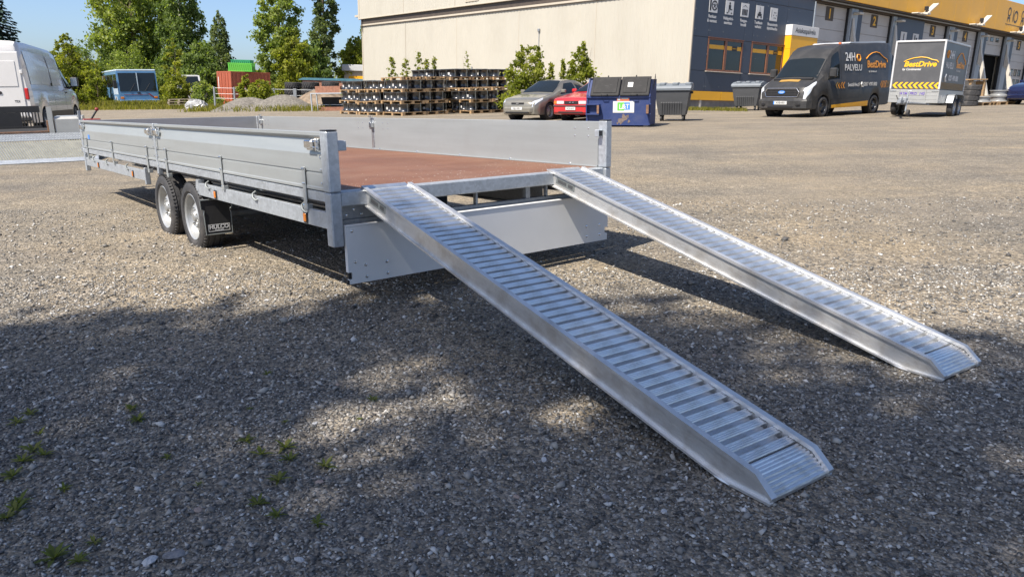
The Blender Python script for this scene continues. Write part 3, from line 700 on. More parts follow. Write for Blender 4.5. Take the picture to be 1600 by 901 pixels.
            g.box(xc - .18, xc + .18, Y0, Y1, 4.66, 4.78).box(xc - .10, xc + .10, Y0, Y1, 4.785, 4.86).box(xc - .20, xc - .10, Y0, Y1, 4.57, 4.655).box(xc + .10, xc + .20, Y0, Y1, 4.57, 4.655).tube([(xc, -.047, 4.87), (xc - .02, -.047, 4.96), (xc + .03, -.047, 5.02), (xc - .03, -.047, 5.12)], .01, 4)
        else:
            for q in range(6):
                a = q * 1.0472; g.lathe([(Y0, .035), (Y1, .035), (Y1, .001)], 8, 'y', (xc + .1 + .12 * math.cos(a), 0, 4.80 + .15 * math.sin(a)))
            g.box(xc - .22, xc - .2, Y0, Y1, 4.7, 5.05)
        g.build('pictogram', 'black', s)
        text('lettering', caps[k], .20, 'white', s, face_m((xc - .02, -.034, 4.24), (1, 0, 0), (0, 0, 1)), bold=.025, sx=.95)
    # customer entrance
    sg = box('entrance_sign', 'white', t, 7.85, 10.55, -.42, .02, 3.90, 4.44, .01)
    text('lettering', 'Asiakaspalvelu', .36, 'black', sg, face_m((9.2, -.424, 4.17), (1, 0, 0), (0, 0, 1)), bold=.01, sx=.98)
    box('yellow_surround', 'yellow', t, 7.87, 10.53, -.40, .02, 3.20, 3.895, .01)
    box('yellow_surround', 'yellow', t, 7.87, 8.50, -.405, .02, -.2, 3.195, .01); box('yellow_surround', 'yellow', t, 10.2, 10.52, -.40, .02, -.2, 3.195, .01)
    dr = box('entrance_door', 'navy', t, 8.52, 10.18, -.02, .04, -.1, 3.19, .004); box('pane', 'glassd', dr, 8.66, 10.04, -.032, -.021, .4, 3.05, 0)
    # doors
    ndoor = {0: '1', 1: '2', 2: '3', 3: '4', 4: None, 5: '5', 6: '6'}
    D = [(10.72, 14.55), (16.0, 19.98), (24.45, 28.38), (30.0, 33.94), (35.41, 39.28), (41.0, 45.0), (46.6, 50.6)]
    wsrc = None
    for k, (x0, x1) in enumerate(D):
        zb = .012 * 0 + .0; g0 = .022 * x0 - .25
        opened = k == 4
        base = 4.40 if opened else g0
        d = bpy.data.objects.new('overhead_door', None); COL.objects.link(d); d.parent = t
        zz = base; n = 2 if opened else 9; hh = (5.83 - base) / n
        for q in range(n):
            box('door_section', 'doorgrey', d, x0 + .02, x1 - .02, .25, .31, base + q * hh + .006, base + (q + 1) * hh - .006, .008)
        rows = [5.35] if opened else [3.0, 2.22, 1.44, .66]
        for z in rows:
            for c in range(4 if not opened else 3):
                wx = x0 + .28 + c * (x1 - x0 - .56) / (3.999 if not opened else 3); ww = .62
                if wsrc is None:
                    wsrc = MB().box(0, .62, -.012, 0, 0, .52, .004).build('door_window', 'black', d); o = wsrc
                    gsrc = MB().box(.05, .57, -.016, -.0125, .05, .47).build('pane', 'glassd', o); gg = gsrc
                else: o = share('door_window', wsrc, d); gg = share('pane', gsrc, o)
                o.location = (wx, .245, z) if not opened else (wx, .245, z); o.scale = (1, 1, 1 if not opened else .6)
        if opened:
            box('door_leaf_edge', 'black', d, x0 + .02, x1 - .02, .24, .32, 4.33, 4.395, .004)
            MB().box(x0 + .04, x1 - .04, .48, .499, g0 - .5, 4.35).build('hall_shade_sheet', 'hallshade', d)  # black sheet across the doorway, the hall's shade is put into its colour
        if ndoor[k]:
            pl = box('number_plate', 'browntrim', d, (x0 + x1) / 2 - .42, (x0 + x1) / 2 + .42, .225, .245, 5.02, 5.76, .003)
            text('lettering', ndoor[k], .72, 'logoy', pl, face_m(((x0 + x1) / 2, .221, 5.37), (1, 0, 0), (0, 0, 1)), bold=.03)
        box('door_track', 'black', d, x0 - .03, x0 + .02, .12, .32, g0 - .5, 5.84, .004); box('door_track', 'black', d, x1 - .02, x1 + .03, .12, .32, g0 - .5, 5.84, .004)
    edges = [(10.5, 10.69)] + [(D[k][1] + .03, D[k + 1][0] - .03) for k in range(6)] + [(50.63, 54)]
    for k, (x0, x1) in enumerate(edges):
        g0 = .022 * x0 - .6
        if x1 - x0 > 3 and k < 7:
            box('wall_panel', 'pillar', t, x0, x0 + .5, -.0, .3, g0, 5.84, .01); box('wall_panel', 'navy', t, x0 + .51, x1, -.02, .3, g0, 5.84, .01)
            for q in range(2):
                xc = x0 + 1.6 + q * 1.75
                s = box('icon_sign', 'white', t, xc - .42, xc + .42, -.04, -.021, 3.95, 5.0, .002)
                gm = MB()
                if q == 0: gm.box(xc - .25, xc + .25, -.046, -.041, 4.3, 4.42).box(xc - .2, xc - .1, -.046, -.041, 4.05, 4.29).box(xc + .1, xc + .2, -.046, -.041, 4.05, 4.29).box(xc - .06, xc + .06, -.046, -.041, 4.45, 4.9)
                else: gm.box(xc - .22, xc - .08, -.046, -.041, 4.1, 4.9).box(xc, xc + .22, -.046, -.041, 4.6, 4.75).lathe([(-.046, .13), (-.041, .13), (-.041, .001)], 16, 'y', (xc + .12, 0, 4.3))
                gm.build('pictogram', 'black', s)
        else:
            box('pillar', 'pillar', t, x0, x0 + (x1 - x0) * .55, -.06, .3, g0, 5.84, .012)
            if x1 - x0 > .3: box('pillar', 'navy', t, x0 + (x1 - x0) * .55 + .003, x1, -.01, .3, g0, 5.84, .012)
        if k in (1, 2, 3, 4, 5, 6):
            xc = x0 + .22
            MB().prism([(-.10, 3.6), (-.30, 3.4), (-1.0, g0), (-1.35, g0), (-1.35, g0 + .5), (-.25, 4.4), (-.10, 5.3)], 'x', xc - .12, xc + .12).build('raking_buttress', 'strut', t)
            lp = box('bracket_lamp', 'strut', t, xc - .10, xc + .35, -.50, -.08, 5.50, 5.62, .02)
    # canopy: dark soffit, pipe and yellow fascia in upright sheets
    box('soffit', 'browntrim', t, 10.6, 56, -.58, .35, 5.99, 6.10, 0)
    box('lintel', 'browntrim', t, 10.55, 56, .02, .35, 5.85, 5.985, 0)
    MB().tube([(10.7, -.30, 5.93), (33.0, -.30, 5.93)], .05, 8).build('eaves_pipe', 'galvd', t)
    x = 10.55
    for k in range(19):
        x1 = x + 2.4; box('fascia_sheet', 'yellow', t, x + .006, x1 - .006, -.66, -.60, 6.06, 8.22, .008); x = x1
    box('fascia_return', 'yellow', t, 10.50, 10.55, -.66, .0, 6.06, 8.22, .004)
    # little pictograms and line on the fascia
    g = MB(); Y0, Y1 = -.668, -.661
    for q, xc in enumerate((37.1, 38.5, 40.0)):
        rr = lambda x, z, r, w_: g.lathe([(Y0, r), (Y0, r - w_), (Y1, r - w_), (Y1, r)], 20, 'y', (x, 0, z), True)
        if q == 1: rr(xc, 7.2, .45, .14); g.box(xc - .62, xc - .52, Y0, Y1, 6.8, 7.65)
        else: rr(xc, 7.45, .34, .12); g.box(xc - .26, xc + .26, Y0, Y1, 6.95, 7.1).box(xc - .28, xc - .16, Y0, Y1, 6.75, 6.94).box(xc + .16, xc + .28, Y0, Y1, 6.75, 6.94)
    g.box(36.6, 40.6, Y0, Y1, 6.55, 6.60); g.build('pictogram', 'browntrim', t)
    for xc in (22.0, 31.0, 38.8):
        l = MB().tube([(xc - 1.3, -1.3, 5.98), (xc - .2, -1.1, 5.98)], .05, 6).box(xc - .35, xc + .1, -1.3, -.62, 6.0, 6.12, .02)
        l.T = Matrix.Translation((xc - .2, -1.1, 6.05)) @ Matrix.Rotation(R(-28), 4, 'Y'); l.box(0, 1.5, -.18, .18, -.04, .05, .02); l.T = Matrix.Translation((xc - .2, -1.1, 6.0)); l.box(-1.5, -.1, -.2, .2, -.05, .02, .02); l.T = None
        fl = l.build('floodlight', 'strut', t)
        MB().box(xc - .25, xc - .0, -1.2, -1.0, 6.25, 6.5, .03).tube([(xc - .15, -1.1, 6.0), (xc - .15, -1.1, 6.3)], .04, 6).build('lamp_head', 'black', fl)
make_building()
def small_shed():
    m = frame((-18.0, 86, gz(-18, 86)), (1, .05, 0)); t = thing('outbuilding', 'low pale outbuilding with a yellow door beyond the tyre stacks', 'building', m)
    box('wall', 'creamtrim', t, -1.1, 7, 0, 6, -.5, 3.0, 0); box('roof', 'vanroof', t, -1.3, 7.2, -.3, 6.2, 3.02, 3.7, .05)
    box('door', 'yellow', t, -.6, 1.6, -.05, -.005, .2, 2.5, .01); box('window', 'glassd', t, 2.4, 4.2, -.04, -.005, 1.0, 2.0, .01)
small_shed()
# ------------------------------------------------------------------ vehicles: lofted bodies (x runs back from the nose, y to the side, z up)
def interp(pts):
    X = [p[0] for p in pts]; Y = [p[1] for p in pts]
    return lambda x: float(np.interp(x, X, Y))
class Body:
    """half section points from bottom centre to top centre at every station"""
    def __init__(s, L, zb, zw, zt, w, wt, arches, n_extra=(), crown=.03, sill_in=.05):
        s.L = L; s.zb, s.zw, s.zt, s.w, s.wt = map(interp, (zb, zw, zt, w, wt)); s.ar = arches; s.crown = crown; s.si = sill_in
        xs = set([0, .015, .05, .1, L - .1, L - .05, L - .015, L]) | set(n_extra) | {p[0] for p in zt} | {p[0] for p in w} | {p[0] for p in zw}
        for xc, r in arches: xs |= {xc + r * math.cos(a) for a in np.linspace(0, math.pi, 13)} | {xc - r - .004, xc + r + .004}
        xs |= set(np.arange(.3, L, .3)); s.xs = sorted(x for x in xs if 0 <= x <= L)
    def half(s, x):
        zb = s.zb(x)
        for xc, r in s.ar:
            if abs(x - xc) < r: zb = max(zb, .30 * 0 + s.az + math.sqrt(max(0, r * r - (x - xc) ** 2)))
        w, zw, zt, wt = s.w(x), s.zw(x), s.zt(x), s.wt(x)
        zw = min(zw, zt - .03); zb = min(zb, zw - .05)
        zl = s.zb(x); zm = zl + (zw - zl) * .45; zm = max(zm, zb + .02)
        e = min(.09, (zt - zw) * .4)
        return [(0, zb), (w - s.si, zb), (w - .012, zb + .012 if zb < zm - .03 else zb), (w, zm), (w - .006, zw - .02 if zw - .02 > zm else zm + .005), (w - .02, zw), (wt + (w - wt) * .5 + .012, zw + (zt - zw) * .5), (wt, zt - e), (wt - e * .45, zt - e * .25), (wt - .16, zt), (0, zt + s.crown)]
    az = .32
    def P(s, side, x, t):
        h = s.half(x); t = min(max(t, 0), len(h) - 1); i = min(int(t), len(h) - 2); f = t - i
        return Vector((x, side * (h[i][0] + (h[i + 1][0] - h[i][0]) * f), h[i][1] + (h[i + 1][1] - h[i][1]) * f))
    def mesh(s):
        mb = MB(); n = 11; V = []; F = []
        for x in s.xs:
            h = s.half(x); V += [(x, -y, z) for y, z in h] + [(x, y, z) for y, z in h[1:-1]][::-1]
        k = 2 * n - 2
        for i in range(len(s.xs) - 1):
            for j in range(k): F.append((i * k + j, i * k + (j + 1) % k, (i + 1) * k + (j + 1) % k, (i + 1) * k + j))
        # flat ends as strips
        for e in (0, (len(s.xs) - 1) * k):
            for j in range(n - 1):
                a, b_ = e + j, e + j + 1; c = e + (k - j - 1) % k; d = e + (k - j) % k
                q = [a, b_, c, d]; q = [v for i, v in enumerate(q) if v not in q[:i]]
                if len(q) > 2: F.append(tuple(q))
        return mb.add(V, F)
    def patch(s, side, c, off=.006, nx=8, ny=4, both=False):
        """conforming panel; c = four (x, t) corners"""
        mb = MB(); V = []
        for i in range(nx + 1):
            for j in range(ny + 1):
                u, v = i / nx, j / ny
                x = (1 - v) * ((1 - u) * c[0][0] + u * c[1][0]) + v * ((1 - u) * c[3][0] + u * c[2][0])
                t = (1 - v) * ((1 - u) * c[0][1] + u * c[1][1]) + v * ((1 - u) * c[3][1] + u * c[2][1])
                p = s.P(side, x, t); dx = s.P(side, min(x + .02, s.L), t) - s.P(side, max(x - .02, 0), t); dt = s.P(side, x, t + .08) - s.P(side, x, t - .08)
                nrm = dx.cross(dt)
                if nrm.length < 1e-9: nrm = Vector((0, side, 0))
                nrm.normalize()
                if nrm.y * side < -.2 or (abs(nrm.y) <= .2 and nrm.z < 0 and nrm.x > -.5): nrm = -nrm
                V.append(p + nrm * off)
        return V, [(i * (ny + 1) + j, (i + 1) * (ny + 1) + j, (i + 1) * (ny + 1) + j + 1, i * (ny + 1) + j + 1) for i in range(nx) for j in range(ny)]
    def front(s, yfr, x0, x1, off=.008, nx=6, ny=10, t=None):
        """panel across the middle (bonnet, windscreen): spans y = -yfr..yfr of the top width between stations"""
        V = []
        for i in range(nx + 1):
            x = x0 + (x1 - x0) * i / nx; h = s.half(x); hw = (h[7][0] + .01) * yfr(x) if callable(yfr) else h[7][0] * yfr
            for j in range(ny + 1):
                y = -hw + 2 * hw * j / ny; ay = abs(y)
                pts = h[6:]; z = None
                for a, b_ in zip(pts[:-1], pts[1:]):
                    if b_[0] <= ay <= a[0]: f = (a[0] - ay) / max(1e-6, a[0] - b_[0]); z = a[1] + (b_[1] - a[1]) * f; break
                if z is None: z = pts[0][1]
                V.append((x, y, z))
        V = [Vector(v) for v in V]; sl = (s.zt(x1) - s.zt(x0)) / (x1 - x0); nrm = Vector((-sl, 0, 1)).normalized()
        return [v + nrm * off for v in V], [(i * (ny + 1) + j, (i + 1) * (ny + 1) + j, (i + 1) * (ny + 1) + j + 1, i * (ny + 1) + j + 1) for i in range(nx) for j in range(ny)]
def panel(name, mat, parent, VF): return MB().add(*VF).build(name, mat, parent, True)
def arch_liner(parent, bodyc, xc, r, w):
    for sg in (1, -1): MB().lathe([(sg * (w - .28), r - .004), (sg * (w - .015), r - .004), (sg * (w - .015), r + .012)], 28, 'y', (xc, 0, bodyc)).build('arch_liner', 'blackmat', parent)

def big_van(name, label, m, paint, detail):
    t = thing(name, label, 'van', m)
    B = Body(6.0, [(0, .30), (.12, .24), (.5, .28), (5.8, .30), (6, .38)], [(0, .70), (.1, .95), (.45, 1.10), (1.0, 1.22), (6, 1.24)],
             [(0, .72), (.03, .86), (.12, 1.02), (.35, 1.14), (.70, 1.30), (.95, 1.50), (1.42, 1.98), (1.75, 2.28), (2.1, 2.43), (2.6, 2.50), (5.0, 2.60), (5.85, 2.60), (5.97, 2.50), (6, 2.36)],
             [(0, .76), (.05, .86), (.2, .95), (.6, 1.0), (1.2, 1.02), (5.7, 1.02), (6, .985)],
             [(0, .70), (.2, .84), (.7, .86), (1.42, .80), (1.75, .80), (2.3, .84), (5.8, .85), (6, .82)], [(1.02, .42), (4.72, .42)])
    B.az = .345
    body = B.mesh().build('body', paint, t, True)
    for xc in (1.02, 4.72):
        arch_liner(body, .345, xc, .42, 1.02)
        for sg in (1, -1): make_wheel(t, (xc, sg * .90, .345), .345, .235, sg, 'rimblack' if detail else 'rimsilver', 5, detail, False, .66, dish=.3)
    panel('windscreen', 'glass', t, B.front(lambda x: .96, .76, 1.42, .012))
    for sg in (1, -1):
        panel('side_window', 'glass', t, B.patch(sg, [(1.22, 5.15), (2.02, 5.15), (2.02, 6.85), (1.62, 6.85)], .008, 8, 6))
        mi = MB().box(1.16, 1.34, sg * 1.04, sg * 1.28, 1.34, 1.66, .04).build('mirror', 'vandark' if detail else 'black', t)
        MB().tube([(1.28, sg * .98, 1.30), (1.26, sg * 1.1, 1.38)], .035, 8).build('mirror_arm', 'black', mi)
        MB().box(1.345, 1.352, sg * 1.06, sg * 1.26, 1.37, 1.63, .01).build('mirror_glass', 'chrome', mi)
        # body seams, handle and rubbing strip
        mm = MB()
        for x in (1.15, 2.14, 3.45): mm.add(*B.patch(sg, [(x, 2.2), (x + .012, 2.2), (x + .012, 6.95), (x, 6.95)], .003, 1, 12))
        mm.add(*B.patch(sg, [(2.2, 4.15), (5.7, 4.15), (5.7, 4.24), (2.2, 4.24)], .003, 14, 1)); mm.build('seams', 'black', body)
        MB().add(*B.patch(sg, [(1.5, 2.1), (4.2, 2.1), (4.2, 2.75), (1.5, 2.75)], .010, 12, 2)).build('rubbing_strip', 'black' if not detail else 'vandark', t)
        MB().box(1.92, 2.08, sg * 1.022, sg * 1.045, 1.14, 1.18, .01).build('door_handle', 'black', t)
        panel('headlight', 'lampglass', t, B.patch(sg, [(.015, 3.15), (.42, 4.25), (.62, 6.4), (.07, 6.9)], .010, 10, 8))
    # nose: grille, badge, bumper, plate, fog lamps
    yy = .46
    gr = MB().prism([(-.60, .70), (.60, .70), (.66, .86), (.56, .99), (-.56, .99), (-.66, .86)], 'x', -.02, .16).build('grille', 'black', t)
    for z in (.755, .815, .875, .935): box('grille_bar', 'vandark', gr, -.030, -.019, -.56, .56, z - .011, z + .011, .003)
    MB().tube([(-.024, a, b_) for a, b_ in ((-.60, .70), (.60, .70), (.66, .86), (.56, .99), (-.56, .99), (-.66, .86), (-.60, .70))], .014, 6, cap=False).build('grille_surround', 'chrome', gr)
    bd = MB().lathe([(-.012, .001), (-.012, .085), (0, .09), (.01, .09)], 24, 'x', (-.035, 0, .86)); bd.v = [(x, y * 1.5, .86 + (z - .86) * .62) for x, y, z in bd.v]; bd.build('badge', 'bluest', gr)
    if detail: text('lettering', 'Ford', .085, 'white', gr, face_m((-.0485, 0, .86), (0, -1, 0), (0, 0, 1)), bold=.01, shear=.3)
    pl_ = lambda e, x: [(x - .075 + e, -.50), (x - .045 + e, -.76), (.05 + e, -.93 + e), (.32, -.985 + e * .5), (.32, .985 - e * .5), (.05 + e, .93 - e), (x - .045 + e, .76), (x - .075 + e, .50)]
    bp = MB(); V = [(x, y, z) for z, e in ((.26, .05), (.32, .0), (.56, .0), (.62, .02), (.68, .07)) for x, y in pl_(e, 0)]
    bp.add(V, [tuple(range(7, -1, -1)), tuple(range(32, 40))] + [(r * 8 + i, r * 8 + (i + 1) % 8, r * 8 + 8 + (i + 1) % 8, r * 8 + 8 + i) for r in range(4) for i in range(8)])
    bp = bp.build('bumper', 'vandark' if detail else 'black', t)
    box('lower_grille', 'black', t, -.088, -.02, -.50, .50, .32, .42, .02)
    for sg in (1, -1): MB().box(-.082, 0, sg * .58, sg * .76, .40, .50, .02).lathe([(-.02, .001), (-.02, .04), (0, .045)], 14, 'x', (-.075, sg * .66, .45)).build('fog_lamp', 'black', t)
    npl = box('number_plate', 'label', t, -.093, -.0755, -.26, .26, .445, .56, .003)
    if detail:
        text('lettering', 'XXB-851', .10, 'black', npl, face_m((-.095, -.02, .503), (0, -1, 0), (0, 0, 1)), bold=.015)
        box('plate_strip', 'bluest', npl, -.0945, -.0933, .215, .258, .448, .557, 0)
    return t, B
def dark_van():
    m = ground_frame(10.78 + DF.x * .1, 27.14 + DF.y * .1, DF.x, DF.y)
    # the frame starts at the nose, one metre ahead of the front axle; the visible flank is y = -1.02
    m = m @ Matrix.Translation((-1.12, 1.02, 0))
    t, B = big_van('panel_van', 'charcoal panel van with orange service lettering parked before the navy building', m, 'vandark', True)
    MB().prism([(3.0, 2.53), (5.75, 2.60), (5.75, 2.655), (5.6, 2.665), (3.1, 2.575)], 'y', -.72, .72).build('roof_cap', 'vanroof', t)
    MB().box(2.25, 2.33, -.78, -.70, 2.47, 2.54, .01).build('clearance_lamp', 'orange', t)
    s = -1; Y = lambda x, tt, o=.012: B.P(s, x, tt) + Vector((0, s * o, 0))
    def side_text(body, size, mat, x, z, **k):
        # flank leans in above the waist: find the surface at this height
        tt = 5
        for q in np.linspace(3, 7, 200):
            if B.P(s, x, q).z >= z: tt = q; break
        o = B.P(s, x, tt); up = B.P(s, x, min(tt + .3, 7)) - B.P(s, x, max(tt - .3, 3.0))
        text('lettering', body, size, mat, t, face_m(o + Vector((0, s * .012, .004)), (1, 0, 0), up), **k)
        return o
    side_text('24H', .42, 'white', 2.78, 2.02, bold=.012, align='CENTER'); side_text('PALVELU', .32, 'white', 2.98, 1.66, bold=.012)
    side_text('BestDrive', .36, 'logoo', 4.72, 1.78, bold=.025); side_text('by Continental', .10, 'white', 4.42, 1.53)
    side_text('bestdrive.fi', .19, 'white', 3.02, 1.07, bold=.02); side_text('0207 490 800', .19, 'white', 4.25, 1.07, bold=.02)
    hm = MB()
    pts = [(x, z) for x, z in ((3.92, 1.98), (4.12, 2.10), (4.4, 2.20), (4.7, 2.24), (4.95, 2.20), (5.25, 2.06), (5.52, 1.98), (5.56, 1.88))]
    def onside(x, z):
        for q in np.linspace(3, 8, 300):
            p = B.P(s, x, q)
            if p.z >= z: return p + Vector((0, s * .014, 0))
        return B.P(s, x, 7)
    hm.tube([onside(x, z) for x, z in pts], .017, 6); hm.build('logo_arc', 'logoo', t)
    MB().tube([onside(x, z) for x, z in ((3.28, 2.12), (3.24, 2.02), (3.30, 1.92), (3.42, 1.90), (3.50, 2.0), (3.46, 2.12), (3.28, 2.12))], .02, 6).build('pictogram', 'logoo', t)
    MB().tube([onside(x, z) for x, z in ((3.60, 1.16), (3.57, 1.08), (3.62, 1.0), (3.70, 1.0))], .024, 6).build('pictogram', 'white', t)
    for k in range(4):
        x = 1.72 + k * .16
        V = [onside(x + .10, 1.17), onside(x, 1.06), onside(x + .10, .95), onside(x + .17, .95), onside(x + .07, 1.06), onside(x + .17, 1.17)]
        MB().add(V, [(0, 1, 4, 5), (1, 2, 3, 4)]).build('chevron', 'logoo' if k else 'hatch', t, fixn=False)
    for k in range(7):
        x = 5.05 + k * .12
        V = [onside(x + .09, 1.20), onside(x, 1.07), onside(x + .09, .94), onside(x + .14, .94), onside(x + .05, 1.07), onside(x + .14, 1.20)]
        MB().add(V, [(0, 1, 4, 5), (1, 2, 3, 4)]).build('chevron', 'hatch' if k > 3 else 'logoo', t, fixn=False)
    V, F = B.patch(s, [(1.55, 1.95), (4.20, 1.95), (4.20, 2.45), (1.55, 2.25)], .0115, 10, 2); MB().add(V, F).build('sill_stripe', 'yellow', t)
    V, F = B.front(.45, .45, .60, .012, 2, 4); MB().add([(x, y + .05, z) for x, y, z in V], F).build('bonnet_sticker', 'hatch', t)
    for sg in (1, -1): MB().tube([(.80, sg * .45, 1.36), (1.0, sg * .1, 1.53)], .012, 6).build('wiper', 'black', t)
    box('black_cowl', 'black', t, .60, .78, -.75, .75, 1.26, 1.335, .02)
    box('dash_board', 'bingrey', t, 1.0, 1.3, -.7, .7, 1.32, 1.37, .02)
dark_van()
def white_van():
    dx, dy = -.284, .959          # heading away from the camera
    rx, ry = -14.72, 23.4         # rear right corner on the ground
    # vehicle x runs back from the nose, so x axis = minus heading; right flank is y = +1.02
    nose = Vector((rx + dx * 6.0, ry + dy * 6.0)); m = ground_frame(nose.x, nose.y, -dx, -dy, 0) @ Matrix.Translation((0, -1.0, 0)) @ Matrix.Diagonal((1, 1, 1.05, 1))
    t, B = big_van('white_van', 'white high-roof panel van seen from behind on the left', m, 'vanwhite', False)
    X = 6.0
    for sg in (1, -1):
        box('rear_door', 'vanwhite', t, X - .012, X + .03, sg * .012, sg * .88, .46, 2.30, .03)
        box('window_recess', 'vanwhite', t, X + .031, X + .045, sg * .10, sg * .76, 1.35, 2.05, .03)
        tl = MB().box(X - .05, X + .025, sg * .89, sg * .99, .98, 1.30, .02).build('tail_light', 'red', t)
        for z in (.75, 1.75): box('door_hinge', 'vanwhite', t, X - .02, X + .055, sg * .86, sg * .93, z - .05, z + .05, .01)
    box('rear_bumper', 'black', t, X - .05, X + .10, -.95, .95, .36, .52, .04)
    MB().lathe([(0, .045), (.02, .04), (.02, .001)], 12, 'x', (X + .031, .25, 1.18)).box(X + .031, X + .055, .14, .26, 1.15, 1.19, .01).build('door_handle', 'black', t)
    box('number_plate', 'label', t, X + .031, X + .04, -.62, -.10, .62, .73, .003)
    text('lettering', 'TDI', .09, 'black', t, face_m((X + .034, .66, .93), (0, 1, 0), (0, 0, 1)), bold=.02)
    V, F = B.patch(1, [(2.3, 5.25), (3.40, 5.25), (3.40, 6.7), (2.3, 6.7)], .012, 8, 5); MB().add(V, F).build('side_window_panel', 'vanwhite', t, True)
    V, F = B.patch(1, [(3.55, 5.25), (5.65, 5.25), (5.65, 6.7), (3.55, 6.7)], .012, 8, 5); MB().add(V, F).build('side_window_panel', 'vanwhite', t, True)
    V, F = B.patch(1, [(.0, 1.95), (6.0, 1.95), (6.0, 2.35), (.0, 2.35)], .006, 20, 2)
    MB().box(3.52, 3.60, 1.0, 1.03, 1.36, 1.46, .01).build('fuel_flap_catch', 'black', t)
white_van()

def saloon(name, label, m, paint, P):
    t = thing(name, label, 'car', m)
    L = P['L']; B = Body(L, P['zb'], P['zw'], P['zt'], P['w'], P['wt'], [(P['fw'], .345), (P['rw'], .345)], crown=.02); B.az = .305
    body = B.mesh().build('body', paint, t, True)
    w0 = P['w'][-2][1]
    for xc in (P['fw'], P['rw']):
        arch_liner(body, .305, xc, .345, w0)
        for sg in (1, -1): make_wheel(t, (xc, sg * (w0 - .105), .305), .305, .19, sg, 'rimsilver', 5, True, False, .67, dish=.32)
    a, b_, c, d, e, f = P['glass']      # windscreen base, top, side glass start, end, rear glass top, base
    panel('windscreen', 'glass', t, B.front(.95, a, b_, .010)); panel('rear_window', 'glass', t, B.front(.92, e, f, .010))
    for sg in (1, -1):
        mid = (b_ + e) / 2
        panel('side_window', 'glass', t, B.patch(sg, [(a + .28, 5.2), (mid - .05, 5.2), (mid - .05, 6.85), (b_ + .05, 6.85)], .007, 8, 4))
        panel('side_window', 'glass', t, B.patch(sg, [(mid + .05, 5.2), (f - .35, 5.2), (e - .02, 6.85), (mid + .05, 6.85)], .007, 8, 4))
        mm = MB()
        for x in (a + .12, mid, f - .25): mm.add(*B.patch(sg, [(x, 2.3), (x + .01, 2.3), (x + .01, 5.0), (x, 5.0)], .003, 1, 8))
        mm.build('seams', 'black', body)
        MB().box(a + .30, a + .42, sg * (w0 - .02), sg * (w0 + .17), P['belt'] + .02, P['belt'] + .15, .03).build('mirror', paint, t)
        panel('headlight', 'lampglass', t, B.patch(sg, P['hl'], .008, 6, 4))
        if P.get('ind'): panel('indicator', 'amber', t, B.patch(sg, P['ind'], .008, 3, 3))
        V, F = B.patch(sg, [(P['fw'] + .40, 3.1), (P['rw'] - .4, 3.1), (P['rw'] - .4, 3.4), (P['fw'] + .40, 3.4)], .012, 8, 1); MB().add(V, F).build('rubbing_strip', 'black', t)
        MB().box(mid - .25, mid - .1, sg * (w0 - .005), sg * (w0 + .02), P['belt'] - .12, P['belt'] - .09, .008).build('door_handle', 'black', t)
    return t, B
def silver_car():
    back = Vector((.60, .80)); n = Vector((.06, 27.75)); m = ground_frame(n.x, n.y, back.x, back.y)
    P = dict(L=4.45, zb=[(0, .24), (.2, .19), (4.3, .22), (4.45, .35)], zw=[(0, .52), (.08, .62), (.5, .76), (1.2, .86), (4.45, .93)],
             zt=[(0, .56), (.03, .64), (.12, .71), (.35, .78), (.8, .87), (1.2, .94), (1.5, 1.12), (2.02, 1.38), (2.5, 1.42), (3.0, 1.40), (3.4, 1.31), (3.95, 1.03), (4.3, .98), (4.42, .9), (4.45, .8)],
             w=[(0, .58), (.06, .70), (.25, .81), (.7, .85), (4.1, .85), (4.45, .74)], wt=[(0, .56), (.3, .72), (1.2, .74), (2.0, .58), (3.4, .56), (4.0, .70), (4.45, .64)],
             fw=.86, rw=3.50, glass=(1.24, 2.0, 0, 0, 3.36, 3.92), belt=.92, hl=[(.02, 3.6), (.42, 4.5), (.50, 6.5), (.06, 6.9)])
    t, B = saloon('silver_car', 'dusty grey-gold saloon car parked beside the red car', m, 'silver', P)
    MB().box(-.05, .25, -.64, .64, .24, .50, .07).build('bumper', 'silver', t); box('lower_grille', 'black', t, -.058, 0, -.52, .52, .255, .33, .02)
    box('grille', 'black', t, -.012, .08, -.28, .28, .565, .635, .012); box('grille_trim', 'chrome', t, -.02, -.011, -.06, .06, .575, .625, .004)
    npl = box('number_plate', 'label', t, -.064, -.051, -.24, .24, .38, .48, .003); text('lettering', 'BJU-304', .085, 'black', npl, face_m((-.0655, 0, .43), (0, -1, 0), (0, 0, 1)), bold=.01)
silver_car()
